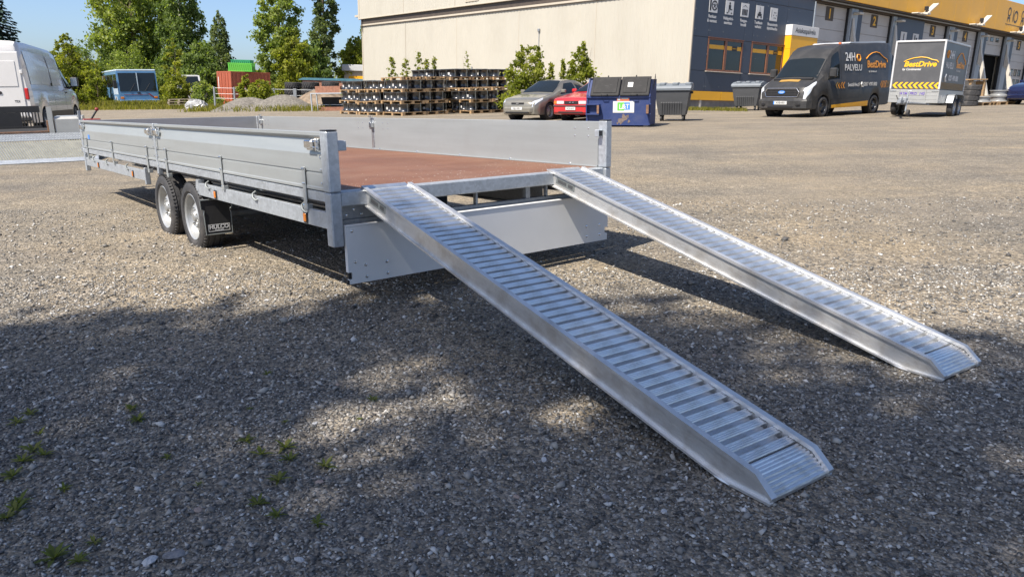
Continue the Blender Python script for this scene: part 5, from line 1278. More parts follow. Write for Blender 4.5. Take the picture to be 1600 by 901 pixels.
def cap(o, da, db, ks, lv, nm):      # empty pallets lying on top of a stack
    O = at(o, da, db)
    for k in ks:
        x, y = at(O, k * 1.26 + random.uniform(-.08, .08), random.uniform(-.06, .06))
        lay(x, y, lv * LH + .008, nm, (random.uniform(-.02, .02), random.uniform(-.015, .015)), cols=0)
        c = [ob for ob in COL.objects if ob.type == 'EMPTY' and ob.get('category') == 'pallet'][-1]
        c['label'] = 'empty wooden pallet lying on top, %s of the %s' % (NTH[k], nm)
        for ch in list(c.children):
            if ch.name.startswith('strap'): bpy.data.objects.remove(ch)
cap(OB, 0, 0, (0, 1), 3, 'middle three-high front stack'); cap(OC, 0, 0, (0, 1, 2), 2, 'low front stack by silver car'); cap(OA, 0, 0, (0,), 2, 'leftmost front stack')

# ------------------------------------------------------------------ steel table with a wooden box
def table():
    m = ground_frame(-11.55, 43.4, 1, -.18); t = thing('steel_table', 'galvanised steel work table in front of the soil heap', 'table', m)
    w, d, h = 2.05, .8, .98
    box('table_top', 'galv', t, 0, w, 0, d, h - .06, h, .01)
    for x in (.03, w - .03):
        for y in (.03, d - .03): box('leg', 'galv', t, x - .035, x + .035, y - .035, y + .035, 0, h - .061, .006)
    box('cross_bar', 'galv', t, .07, w - .07, d - .05, d - .01, .30, .34, .004)
    b = tag(box('wooden_box', 'woodred', None, .25, 1.75, .15, .65, h + .002, h + .36, .012), 'red-brown wooden box lying on the steel table', 'box'); b.matrix_world = m
    k = tag(MB().prism([(.35, .10), (1.9, .06), (1.9, .72), (.25, .74)], 'y', .85, 1.5).build('black_tank', 'blackmat'), 'black rectangular tank behind the steel table', 'tank'); k.matrix_world = m
    for q, (x0, z) in enumerate(((.4, .0), (.5, .07), (.3, .14))):
        p = tag(box('plank', 'woodred', None, x0, x0 + 1.6, .2, .36, z + .005, z + .065, .004), ('lowest', 'middle', 'topmost')[q] + ' reddish plank lying under the steel table', 'plank'); p.matrix_world = m @ Matrix.Translation((0, q * .03, 0)) @ Matrix.Rotation(.03 * q, 4, 'Z')
table()

# ------------------------------------------------------------------ big tyres
TYRE = None
def tractor_tyre(mx, label, group='large black tyres stacked behind the gravel heaps', r=.60, w=.42):
    global TYRE
    if TYRE is None:
        mb = MB().lathe([(-w * .4, r * .55), (-w * .5, r * .62), (-w * .5, r * .85), (-w * .40, r * .95), (w * .40, r * .95), (w * .5, r * .85), (w * .5, r * .62), (w * .4, r * .55)], 30, 'z', (0, 0, w / 2), True)
        for k in range(22):
            a = 2 * math.pi * k / 22
            for sg in (-1, 1):
                mb.T = Matrix.Rotation(a + (.07 * sg), 4, 'Z') @ Matrix.Translation((r * .955, 0, w / 2 + sg * w * .22)) @ Matrix.Rotation(sg * .5, 4, 'X'); mb.box(-.02, .03, -.035, .035, -w * .22, w * .22, 0); mb.T = None
        TYRE = mb.build('tractor_tyre', 'rubber', None, True); o = TYRE
    else: o = link('tractor_tyre', TYRE.data)
    o.matrix_world = mx; tag(o, label, 'tyre', group); return o
tw = .42
for (x, y, n, nm) in ((-15.95, 55.2, 4, 'left'), (-14.55, 54.6, 4, 'middle'), (-13.2, 54.9, 4, 'right'), (-11.6, 56.2, 4, 'far right')):
    for k in range(n):
        lab = ('bottom', 'second', 'third', 'top')[k] + ' tyre of the ' + nm + ' stack of big lugged tyres'
        tractor_tyre(Matrix.Translation((x + random.uniform(-.05, .05), y, gz(x, y) + k * tw)) @ Matrix.Rotation(k * 1.3, 4, 'Z'), lab)
tractor_tyre(Matrix.Translation((-17.6, 54.0, gz(-17.6, 54) + .0)), 'lower of the two big tyres left of the stacks'); tractor_tyre(Matrix.Translation((-17.5, 54.0, gz(-17.6, 54) + tw)), 'upper of the two big tyres left of the stacks')
rr = tag(MB().lathe([(0, .30), (0, .36), (.04, .36), (.08, .30), (.26, .30), (.30, .36), (.34, .36), (.34, .30)], 22, 'z').build('wheel_rim', 'rimblack', None, True), 'dark truck rim resting beside the wooden box on the steel table', 'wheel rim')
rr.matrix_world = ground_frame(-11.55, 43.4, 1, -.18) @ Matrix.Translation((1.75 + .30, .42, .982)) @ Matrix.Scale(.8, 4)
# stack of blue sheets on a trestle far behind
tb = thing('sheet_rack', 'long low rack covered by blue-green sheets beyond the big tyres', 'rack', frame((-17.6, 62.5, gz(-17.6, 62.5)), (1, -.02, 0)))
for k in range(4): box('sheet', 'tarpblue', tb, .0 + k * .1, 6.6 + k * .05, 0, 1.6, 1.93 + k * .045, 1.965 + k * .045, .004)
box('load', 'woodred', tb, .3, 6.2, .1, 1.4, 1.2, 1.92, .02)
for x in (.2, 2.3, 4.4, 6.2): box('leg', 'black', tb, x, x + .12, .1, .22, 0, 1.2, .01)
# wire fence behind the heaps
wf = thing('wire_fence', 'thin grey wire fence with square posts behind the gravel heaps', 'fence', frame((-20.6, 52.5, gz(-20.6, 52.5)), (1, .02, 0)))
for k in range(6): box('post', 'galvd', wf, k * 1.35, k * 1.35 + (.10 if k != 4 else .22), 0, .1, 0, 1.45, .01)
for z in (.7, 1.0, 1.38): MB().tube([(0, .05, z), (6.8, .05, z)], .012, 6).build('rail', 'galvd', wf)

# ------------------------------------------------------------------ container and crates
def container():
    m = frame((-22.1, 60.0, gz(-22.1, 60)), (.70, .714, 0)); t = thing('shipping_container', 'rust-red shipping container under the green crates', 'container', m)
    l, w, h = 3.3, 2.44, 2.62
    core = box('body', 'contred', t, .04, l - .04, .04, w - .04, .02, h - .02, 0)
    for x in (0, l - .12):
        for y in (0, w - .12): box('corner_post', 'contred', t, x, x + .12, y, y + .12, 0, h, .01)
    for z in (0, h - .12):
        box('rail', 'contred', t, .121, l - .121, .0, .10, z, z + .119, .006); box('rail', 'contred', t, .0, .10, .121, w - .121, z, z + .119, .006)
    for k in range(9): box('corrugation', 'contred', t, .2 + k * .335, .36 + k * .335, .0, .042, .121, h - .121, .01)
    for k in range(2):
        d = box('door', 'contred', t, .005, .042, .13 + k * 1.10, 1.2 + k * 1.10, .125, h - .125, .012)
        for y in (.35, .8): MB().tube([(-.02, .13 + k * 1.1 + y, .1), (-.02, .13 + k * 1.1 + y, h - .1)], .02, 6).build('lock_bar', 'contred', d)
    box('placard', 'white', t, -.006, .004, w - .42, w - .22, 1.3, 2.2, 0)
container()
def crate(label, mat, m, w, d, h, n):
    t = thing('slatted_crate', label, 'crate', m, 'green crates on the container')
    for z in (0, h - .08): box('frame_bar', mat, t, 0, w, 0, .06, z, z + .08, 0); box('frame_bar', mat, t, 0, w, d - .06, d, z, z + .08, 0)
    src = None
    for k in range(n):
        for y in (.0, d - .03):
            if src is None: src = MB().box(0, w / n * .72, 0, .03, .081, h - .081).build('slat', mat, t); o = src
            else: o = share('slat', src, t)
            o.location = (k * w / n + .02, y + .012 if y == 0 else y - .03, 0)
    for k in range(6):
        for x in (0, w - .03): box('end_slat', mat, t, x, x + .03, .07 + k * (d - .14) / 6, .07 + (k + .7) * (d - .14) / 6, .0, h, 0)
    box('floor', mat, t, .04, w - .04, .065, d - .065, .01, .05, 0); box('stacked_core', mat, t, .06, w - .06, .10, d - .10, .06, h - .15, 0)
cz = gz(-22.1, 60) + 2.63
crate('bright green slatted crate at the front on the red container', 'crategreen', frame((-22.55, 60.75, cz), (1, .05, 0)), 1.85, 1.0, .64, 12)
crate('dark green slatted crate behind the bright green one', 'crateteal', frame((-22.7, 61.8, cz), (1, .05, 0)), 1.55, 1.0, .92, 10)

# ------------------------------------------------------------------ heaps
def heap(name, label, cx, cy, rx, ry, h, mat, seed, cat='heap'):
    r = np.random.default_rng(seed); n, k = 26, 60; V = []; F = []
    ph = r.uniform(0, 6, 8)
    for i in range(n + 1):
        q = i / n
        for j in range(k):
            a = 2 * math.pi * j / k; e = 1 + .12 * math.sin(2 * a + ph[0]) + .08 * math.sin(3 * a + ph[1]) + .04 * math.sin(7 * a + ph[2])
            x, y = cx + rx * q * e * math.cos(a), cy + ry * q * e * math.sin(a); z = h * (math.cos(math.pi * min(1, q)) * .5 + .5) ** .8 * (1 + .08 * math.sin(5 * a + ph[3]) * q) + r.normal(0, .012) * (1 - q)
            V.append((x, y, gz(x, y) - .03 + z))
    for i in range(n):
        for j in range(k): F.append((i * k + j, i * k + (j + 1) % k, (i + 1) * k + (j + 1) % k, (i + 1) * k + j))
    o = MB().add(V, F).build(name, mat, None, True); tag(o, label, cat); return o
MAT['heapgrey'] = M('heap_gravel', (.145, .133, .115), .9, 0, .5, 9, bump=1., bscale=14)
MAT['heapsoil'] = M('heap_soil', (.17, .125, .085), .9, 0, .5, 3, bump=1., bscale=8, dirt=(.30, .26, .2), dscale=2)
heap('gravel_heap', 'low grey gravel heap at left below the weeds', -16.2, 46.6, 2.5, 2.0, .80, 'heapgrey', 3)
heap('gravel_heap', 'grey gravel heap beside the soil heap', -14.0, 46.3, 2.5, 2.0, .92, 'heapgrey', 4)
heap('soil_heap', 'brown soil and rubble heap behind the steel table', -12.2, 48.6, 3.0, 2.2, 1.25, 'heapsoil', 5)
def bundle(name, label, x, y, w, d, h, mat, seed, cat='bundle'):
    r = np.random.default_rng(seed); m = ground_frame(x, y, 1, .1); mb = MB(); n, k = 10, 24; V = []; F = []
    for i in range(n + 1):
        t = i / n * math.pi / 2
        for j in range(k):
            a = 2 * math.pi * j / k; f = 1 + r.normal(0, .06); V.append((w / 2 * math.cos(t) * math.copysign(abs(math.cos(a)) ** .6, math.cos(a)) * f, d / 2 * math.cos(t) * math.copysign(abs(math.sin(a)) ** .6, math.sin(a)) * f, .12 + h * math.sin(t) * f))
    for i in range(n):
        for j in range(k): F.append((i * k + j, i * k + (j + 1) % k, (i + 1) * k + (j + 1) % k, (i + 1) * k + j))
    t = thing(name, label, cat, m); mb.add(V, F).build('film_cover', mat, t)
    for k in range(3): box('pallet_board', 'woodold', t, -w / 2, w / 2, -d / 2 + k * (d - .12) / 2, -d / 2 + .12 + k * (d - .12) / 2, .0, .115, 0)
    return t
bundle('wrapped_load', 'pale plastic-wrapped load on a pallet by the roadside weeds', -20.6, 49.6, 1.4, 1.1, .55, 'plastic', 1)
bundle('wrapped_load', 'grey plastic-wrapped load below the red container', -19.4, 56.8, 1.9, 1.2, 1.15, 'plastic', 2)
bundle('wrapped_load', 'dark wrapped load between the red container and the heaps', -18.6, 55.2, 2.6, 1.2, .8, 'blackmat', 6)
bundle('dark_tank', 'dark round tank standing left of the red container', -24.6, 60.5, 1.6, 1.6, 1.7, 'blackmat', 8, 'tank')
for k in range(4):
    z = k * .17; p = thing('old_pallet', ('bottom', 'second', 'third', 'top')[k] + ' grey pallet of the old stack beside the bushes', 'pallet', ground_frame(-24.6 + .05 * (k % 2), 54.3, 1, .1, z), 'old pallets by the bushes')
    for q in range(5): box('board', 'woodold', p, 0, 1.5, q * .22, q * .22 + .14, .11, .14, 0)
    for q in range(3): box('bearer', 'woodold', p, q * .68, q * .68 + .14, 0, 1.02, .0, .109, 0)
box('rusty_shed', 'rust', None, -37.4, -34.2, 64.5, 66.5, -.7, 2.0, .02); tag(bpy.data.objects['rusty_shed'], 'rusty sheet-metal hut half hidden left of the bus', 'hut')
tr = thing('white_cab', 'white vehicle cab hidden in bushes right of the bus', 'vehicle', ground_frame(-27.2, 62.0, -.5, .86))
MB().prism([(0, .6), (.1, 1.5), (.5, 2.4), (2.2, 2.5), (2.2, .6)], 'y', 0, -1.9).build('cab', 'vanwhite', tr); MB().prism([(.085, 1.5), (.47, 2.33), (.44, 2.33), (.07, 1.5)], 'y', -.15, -1.75).build('windscreen', 'glass', tr)
for x in (.6, 1.8): make_wheel(tr, (x, -.1, .4), .4, .25, 1, 'rimsilver', 0, False, False)

# ------------------------------------------------------------------ goods before the open door
for k in range(4):
    o = tag(MB().lathe([(-.10, .2), (-.12, .24), (-.12, .38), (-.09, .42), (.09, .42), (.12, .38), (.12, .24), (.10, .2)], 24, 'z', (0, 0, .12), True).build('tyre', 'rubber', None, True), ('bottom', 'second', 'third', 'top')[k] + ' tyre of the leaning stack between box trailer and open door', 'tyre', 'tyres stacked by the doors')
    o.matrix_world = ground_frame(21.0 + .03 * k, 36.1, 1, 0, k * .235)
w_ = thing('wooden_trestle', 'pale wooden trestle and board standing before the open workshop door', 'trestle', ground_frame(21.45, 36.9, .9, .43))
for x in (.05, 1.05): box('leg', 'wood', w_, x, x + .10, 0, .08, 0, 1.15, .006); box('leg', 'wood', w_, x, x + .10, .6, .68, 0, 1.15, .006)
box('shelf', 'wood', w_, -.05, 1.25, -.03, .75, 1.151, 1.21, .006); box('back_board', 'strut', w_, .16, 1.04, .4, .43, .35, 1.1, .004); box('side_pallet', 'wood', w_, 1.16, 1.28, .05, .7, .1, 1.10, .006)
for k, (dx_, nm) in enumerate(((0, 'left'), (1.35, 'right'))):
    p = thing('flat_pallet', 'flat wooden pallet with rims, ' + nm + ' one before the open door', 'pallet', ground_frame(21.8 + dx_ * .85, 36.3 + dx_ * .42, .9, .43))
    for q in range(6): box('board', 'wood', p, 0, 1.25, q * .16, q * .16 + .11, .12, .145, 0)
    for q in range(3): box('bearer', 'wood', p, q * .55, q * .55 + .12, 0, .92, 0, .119, 0)
    for q in range(2 if k else 1):
        o = tag(MB().lathe([(0, .30), (0, .42), (.03, .42), (.06, .36), (.20, .36), (.23, .42), (.26, .42), (.26, .33), (.14, .2)], 24, 'z').build('wheel_rim', 'rimsilver', None, True), ('flat pale truck rim on the left pallet before the open door' if k == 0 else ('lower', 'upper')[q] + ' pale truck rim on the right pallet before the open door'), 'wheel rim')
        o.matrix_world = p.matrix_world @ Matrix.Translation((.62, .46, .147 + q * .265))
# ------------------------------------------------------------------ vegetation
def leaves(centres, radii, n, size, g, flat=.0, droop=0, aspect=.62):
    """n leaf clumps (folded rhombs) spread mostly in the outer shell of ellipsoids"""
    C = np.asarray(centres, float); Rr = np.asarray(radii, float); vol = (Rr ** 2).sum(1); idx = g.choice(len(C), n, p=vol / vol.sum())
    d = g.normal(size=(n, 3)); d /= np.linalg.norm(d, axis=1)[:, None]
    q = np.abs(g.normal(.55, .38, n)); P = C[idx] + d * q[:, None] * Rr[idx]
    if droop: P[:, 2] -= droop * g.uniform(0, 1, n) ** 2 * q
    u = g.normal(size=(n, 3)); u[:, 2] *= (1 - flat)
    if droop: u[:, 2] -= 1.2
    u /= np.linalg.norm(u, axis=1)[:, None]; w = np.cross(u, g.normal(size=(n, 3))); w /= np.linalg.norm(w, axis=1)[:, None]
    s = size * g.uniform(.55, 1.35, n)[:, None]
    V = np.stack([P - u * s, P + w * s * aspect + u * s * .1, P + u * s, P - w * s * aspect + u * s * .1], 1).reshape(-1, 3); F = np.arange(4 * n).reshape(n, 4)
    clump = g.uniform(-.22, .22, len(C))[idx]
    tone = np.clip(.45 + clump + g.normal(0, .2, n), 0, 1)
    return V, F, tone
def tree(name, label, x, y, h, crown, leafm, n, size, trunk=.22, bark='bark', kind='broad', seed=1, cat='tree', group=None, zb=None):
    """crown = (half width, bottom height)"""
    g = np.random.default_rng(seed); hw, cb = crown; hw *= .82 if kind not in ('bush', 'sapling') else 1; z0 = gz(x, y) - .1
    t = thing(name, label, cat, Matrix.Translation((x, y, z0)), group)
    mb = MB(); top = Vector((g.normal(0, .2), g.normal(0, .2), h * .93))
    mb.tube([(0, 0, 0), (top.x * .2 + g.normal(0, .05), top.y * .2, h * .3), (top.x * .6, top.y * .6, h * .65), top], trunk, 8, trunk * .12)
    cs, rs = [], []
    m = {'broad': 90, 'birch': 90, 'column': 80, 'bush': 30, 'sapling': 34}[kind]
    for k in range(m):
        f = (k + g.uniform(0, 1)) / m; z = cb + (h - cb) * f
        if kind == 'broad': wr = hw * (math.sin(math.pi * min(.97, .14 + f * .84)) ** .55)
        elif kind == 'birch': wr = hw * (1 - f) ** .55 * min(1, .45 + f * 3)
        elif kind == 'column': wr = hw * (math.sin(math.pi * min(.98, .1 + f * .88)) ** .5)
        elif kind == 'bush': wr = hw * math.sqrt(max(.02, 1 - f * f))
        else: wr = hw * (1 - f * .85)
        a = k * 2.4 + g.uniform(-.5, .5); rad = wr * g.uniform(.35, .95) if kind != 'sapling' else wr * g.uniform(.05, 1.0)
        c = (rad * math.cos(a), rad * math.sin(a), z); cs.append(c); r = max(.09, wr * g.uniform(.20, .36)); rs.append((r * 1.1, r * 1.1, r * (g.uniform(.7, 1.0) if kind != 'birch' else 1.1)))
        if k % 2 == 0 or kind in ('bush', 'sapling'):
            zs = max(.1, min(z - rad * .6, h * .85)); mb.tube([(0, 0, zs), (c[0] * .5, c[1] * .5, zs + (z - zs) * .6), c], max(.008, trunk * .25 * (1 - f * .6)), 5, .006, False)
    mb.build('trunk', bark, t, True)
    k_ = {'bush': 2.0, 'sapling': 2.0}.get(kind, 1.9); V, F, T = leaves(cs, rs, int(n * k_), size * (.66 if kind != 'sapling' else .6), g, droop={'birch': .9, 'broad': .15}.get(kind, 0))
    T = np.clip(T + .12 * (V.reshape(-1, 4, 3)[:, 0, 2] / h - .5), 0, 1); soup('crown', V, F, leafm, t, T)
    return t
def spruce(x, y, h, hw, seed):
    g = np.random.default_rng(seed); t = thing('spruce_tree', 'dark blue-green spruce behind the white van', 'tree', Matrix.Translation((x, y, gz(x, y) - .1)))
    mb = MB().tube([(0, 0, 0), (0, 0, h)], .22, 8, .02); V = []; F = []; T = []; n = 0
    for k in range(44):
        f = k / 44; z = h * (.10 + .9 * f); L_ = hw * (1 - f) ** .85 * g.uniform(.75, 1.1) + .12
        for b_ in range(7):
            a = b_ * .9 + k * 1.7 + g.uniform(-.2, .2); d = np.array([math.cos(a), math.sin(a), -.25 - .2 * (1 - f)]); mb.tube([(0, 0, z), tuple(np.array([0, 0, z]) + d * L_)], .02, 4, .005, False)
            for q in range(int(30 * L_ / hw) + 8):
                s = g.uniform(.15, 1.0); p = np.array([0, 0, z]) + d * L_ * s; p[2] += .12 * s * s
                side = np.array([-d[1], d[0], 0]) * g.choice([-1, 1]); u = d * .55 + side * g.uniform(.3, 1) + np.array([0, 0, -.35]); u /= np.linalg.norm(u); w = np.cross(u, [0, 0, 1]); ln = .42 * g.uniform(.6, 1.2) * (1.2 - s * .4)
                V += [p, p + u * ln * .5 + w * .13, p + u * ln, p + u * ln * .5 - w * .13]; F.append((n, n + 1, n + 2, n + 3)); n += 4; T.append(g.uniform(.2, .8))
    mb.build('trunk', 'bark', t, True); soup('crown', np.array(V), np.array(F), 'spruce', t, np.array(T))
spruce(-39.9, 60, 9.6, 3.6, 11)
tree('young_tree', 'slim yellow-green tree right of the dark spruce', -36.6, 63.5, 5.9, (1.2, 1.0), 'leafyel', 2500, .17, .10, kind='column', seed=12)
tree('broadleaf_tree', 'tall broad bright green tree rising over the bus', -36.7, 75, 14.5, (4.4, .8), 'leafmid', 21000, .23, .35, kind='broad', seed=13)
tree('birch_tree', 'tall drooping birch right of the broad green tree', -31.2, 73, 14.0, (3.4, .6), 'leafdark', 19000, .19, .25, 'birchbark', 'birch', seed=14)
tree('willow_tree', 'dark round tree below the drooping birch', -28.3, 70, 5.6, (2.4, .3), 'leafdark', 8000, .19, .2, kind='broad', seed=15)
tree('pale_birch', 'pale grey-green birch left of the red container', -36.0, 95, 10.6, (2.6, 1.0), 'leafgrey', 9000, .22, .2, 'birchbark', 'birch', seed=16)
tree('aspen_tree', 'loose tall yellowish tree behind the green crates', -21.3, 70, 12.0, (2.55, 1.2), 'leafmid', 9500, .20, .22, kind='column', seed=17)
tree('bushy_tree', 'dense yellow-green lower tree before the loose tall one', -19.6, 68.5, 5.8, (2.1, .4), 'leafyel', 7000, .19, .15, kind='broad', seed=18)
tree('poplar_tree', 'narrow tall poplar left of the cream wall', -20.9, 85, 15.0, (1.9, 1.0), 'leafgrey', 10000, .22, .25, kind='column', seed=19)
tree('dark_tree', 'dark leafy tree at the foot of the poplar', -21.6, 82, 6.2, (2.5, .4), 'leafdark', 7500, .22, .2, kind='broad', seed=20)
tree('rounded_tree', 'round pale green tree touching the cream wall edge', -18.3, 88, 6.9, (2.4, .5), 'leafyel', 7500, .22, .2, kind='broad', seed=21)
tree('pointed_tree', 'pointed dark tree behind the round pale green one', -19.3, 100, 10.5, (1.8, 2.0), 'leafdark', 4500, .25, .2, kind='birch', seed=22)
bsh = [(-35.8, 62.5, 4.9, 2.6, 'leafyel', 'yellow-green shrub at the left edge behind the van mirror'), (-33.2, 66.5, 5.2, 2.7, 'leafmid', 'green shrub mass between van and bus'), (-38.5, 70, 6.0, 3.0, 'leafdark', 'dark shrub behind the rusty hut'),
       (-32.8, 60.5, 3.6, 1.1, 'leafyel', 'thin yellowish shrub left of the bus'), (-26.5, 60, 5.2, 1.0, 'leafyel', 'tall yellow-green sapling cluster right of the bus'), (-25.6, 58.2, 2.8, 1.3, 'leafyel', 'low yellow-green shrub at the bus corner'), (-23.3, 57.5, 2.0, 1.2, 'leafmid', 'low green shrub right of the old pallets'), (-16.5, 49.8, 1.9, 1.2, 'leafyel', 'yellow-green shrub growing on the gravel heaps'), (-17.6, 50.4, 2.2, .7, 'leafyel', 'dry tall weeds left of the heap shrub')]
for k, (x, y, h, w, lm, lb) in enumerate(bsh): tree('shrub', lb, x, y, h, (w, .15), lm, int(1500 + 1300 * w), .13, .05, kind='bush', seed=40 + k, cat='shrub')
tree('wall_bush', 'leafy bush by the cream wall above the silver car', .55, 33.6, 2.95, (1.2, .2), 'leafyel', 3600, .105, .05, kind='bush', seed=60, cat='shrub')
for k, (dx_, h) in enumerate(((-.35, 3.0), (.35, 2.95), (-.8, 2.2), (.9, 2.2))): tree('sucker_stem', ('tall left', 'tall right', 'short left', 'short right')[k] + ' upright shoot of the wall bush over the silver car', .55 + dx_, 33.7, h, (.35, .8), 'leafyel', 420, .09, .025, kind='sapling', seed=61 + k, cat='shrub')
tree('wall_bush', 'leafy bush by the cream wall above the red car', 2.75, 34.2, 2.9, (.95, .3), 'leafyel', 2600, .105, .05, kind='bush', seed=66, cat='shrub')
for k, (dx_, h) in enumerate(((.1, 3.1), (-.75, 2.3))): tree('sucker_stem', ('tall', 'short')[k] + ' upright shoot of the wall bush over the red car', 2.75 + dx_, 34.1, h, (.38, .8), 'leafyel', 450, .09, .025, kind='sapling', seed=68 + k, cat='shrub')
for k, (px, h) in enumerate(((-6.35, 2.75), (-5.65, 2.65), (-5.0, 2.95), (-4.6, 2.6), (-4.2, 2.75), (-2.55, 2.9))): 
    x, y = px, 39.6; tree('sapling', ('first', 'second', 'third', 'fourth', 'fifth', 'sixth')[k] + ' thin sapling from the left behind the rim stacks', x, y, h + .05, (.55, .5), 'leafyel', 620 if k < 5 else 160, .085, .02, kind='sapling', seed=70 + k, cat='sapling', group='saplings along the cream wall')
# distant wood closing the view
def wood():
    g = np.random.default_rng(90); n = 110; cs = np.stack([g.uniform(-110, -8, n), g.uniform(108, 125, n), g.uniform(.5, 3.2, n)], 1); cs[:, 2] += .0; rs = np.stack([g.uniform(2, 3.4, n), g.uniform(1.5, 2, n), g.uniform(1.4, 2.4, n)], 1)
    V, F, T = leaves(cs, rs, 26000, .42, g); o = soup('distant_wood', V, F, 'leafmid', None, T); o['kind'] = 'stuff'; o['label'] = 'low distant wood along the horizon behind the yard'
wood()
# grass and weeds as stuff
def grass(name, label, n, fn, h, seed):
    g = np.random.default_rng(seed); P = fn(g, n); hh = h * g.uniform(.4, 1.3, n); a = g.uniform(0, 6.28, n); w = .012 + hh * .035; z = np.array([gz(x, y) for x, y in P]) - .02
    lean = g.normal(0, .25, (n, 2)) * hh[:, None]
    B = np.column_stack([P, z]); u = np.column_stack([np.cos(a), np.sin(a), np.zeros(n)]) * w[:, None]
    Tp = B + np.column_stack([lean, hh]); Md = B + np.column_stack([lean * .35, hh * .55])
    V = np.stack([B - u, B + u, Md + u * .8, Tp, Md - u * .8], 1).reshape(-1, 3); F = np.arange(5 * n).reshape(n, 5)
    o = soup(name, V, F, 'grass', None, np.clip(g.normal(.45, .25, n), 0, 1)); o['kind'] = 'stuff'; o['label'] = label
def strip(x0, y0, x1, y1, wd):
    def f(g, n):
        t = g.uniform(0, 1, n); s = g.normal(0, wd, n); return np.column_stack([x0 + (x1 - x0) * t + s * .2, y0 + (y1 - y0) * t + s])
    return f
grass('roadside_grass', 'rough yellow-green grass along the yard edge before the bus', 9000, strip(-34, 56.8, -21.5, 54.2, 1.0), .30, 101)
grass('flowering_weeds', 'taller weeds in front of the old bus', 2500, strip(-31, 57.2, -26, 56.2, .5), .55, 102)
grass('heap_grass', 'sparse grass around the gravel heaps', 1500, strip(-19.5, 46.5, -10.5, 44.2, .7), .35, 103)
grass('wall_grass', 'thin grass along the navy wall', 1400, strip(7.8, 36.6, 10.2, 34.2, .45), .16, 104)
grass('back_grass', 'rough grass behind the heaps and tyres', 5000, strip(-40, 64, -14, 60, 3.0), .45, 105)

# ------------------------------------------------------------------ trees behind the photographer whose shade falls over the foreground
def shade_tree(label, x, y, h, cs, rs, n, seed, size=.14):
    g = np.random.default_rng(seed); z0 = gz(x, y) - .05; t = thing('shade_tree', label, 'tree', Matrix.Translation((x, y, z0)), 'trees behind the photographer')
    mb = MB().tube([(0, 0, 0), (.1, .05, h * .35), (.0, .2, h * .7), (.1, .1, h)], .20, 9, .03)
    for c in cs: mb.tube([(0, 0, max(1.5, c[2] * .55)), (c[0] * .5, c[1] * .5, c[2] * .8), c], .06, 6, .012, False)
    mb.build('trunk', 'bark', t, True); V, F, T = leaves(cs, rs, n, size, g); soup('crown', V, F, 'leafmid', t, T)
SH = SUN_AZ
def canopy():
    # crown clusters given by the ground point they shade and their height
    g = np.random.default_rng(200); k = math.cos(SUN_EL) / math.sin(SUN_EL)
    def cl(gx, gy, z): return (gx + math.cos(SH) * k * (z - gz(gx, gy)), gy + math.sin(SH) * k * (z - gz(gx, gy)), z)
    def grp(lst, tx, ty): return [tuple(np.array(cl(a, b_, z)) - np.array([tx, ty, gz(tx, ty)])) for a, b_, z, r in lst], [(r * .82, r * .82, r * .6) for a, b_, z, r in lst]
    A = [(-3.6, 2.9, 14.6, 1.2), (-2.4, 3.4, 14.2, 1.0), (-1.5, 3.5, 14.6, .95), (-3.0, 1.6, 12.8, 1.2), (-1.6, 1.2, 12.6, 1.1), (-4.6, 3.6, 15.0, 1.1), (-5.8, 3.8, 14.6, 1.2), (-4.6, 2.0, 13.0, 1.3), (-2.6, .2, 12.5, 1.2), (-1.0, 3.0, 14.9, .6), (-2.0, 2.5, 15.0, .75), (-.7, 1.6, 14.0, .7), (-1.25, 2.55, 14.4, .5), (-.95, 1.95, 13.6, .6), (-1.5, 1.9, 13.2, .7), (-.35, 1.3, 13.5, .6)]
    B = [(-.4, 3.75, 14.4, .75), (.25, 3.5, 14.8, .9), (.1, 1.9, 12.6, 1.1), (1.2, 2.4, 13.0, 1.0), (.85, 3.45, 14.7, .75), (-.2, .8, 12.2, 1.1), (1.2, .9, 12.4, 1.2), (-.75, 4.1, 15.0, .55), (.75, 1.6, 14.2, .9)]
    Cc = [(2.3, 3.0, 14.6, .8), (2.6, 2.0, 13.0, 1.0), (3.4, 2.9, 14.8, .9), (2.2, 1.0, 12.4, 1.1), (3.8, 1.6, 13.0, 1.2)]
    for lab, lst, tx, ty, n, sd in (('left leafy tree behind the photographer', A, -10.5, -6.2, 6900, 201), ('middle leafy tree behind the photographer', B, -7.0, -6.6, 4900, 202), ('right leafy tree behind the photographer', Cc, -4.6, -6.8, 1150, 203)):
        cs, rs = grp(lst, tx, ty); shade_tree(lab, tx, ty, 14.5, cs, rs, n, sd)
canopy()

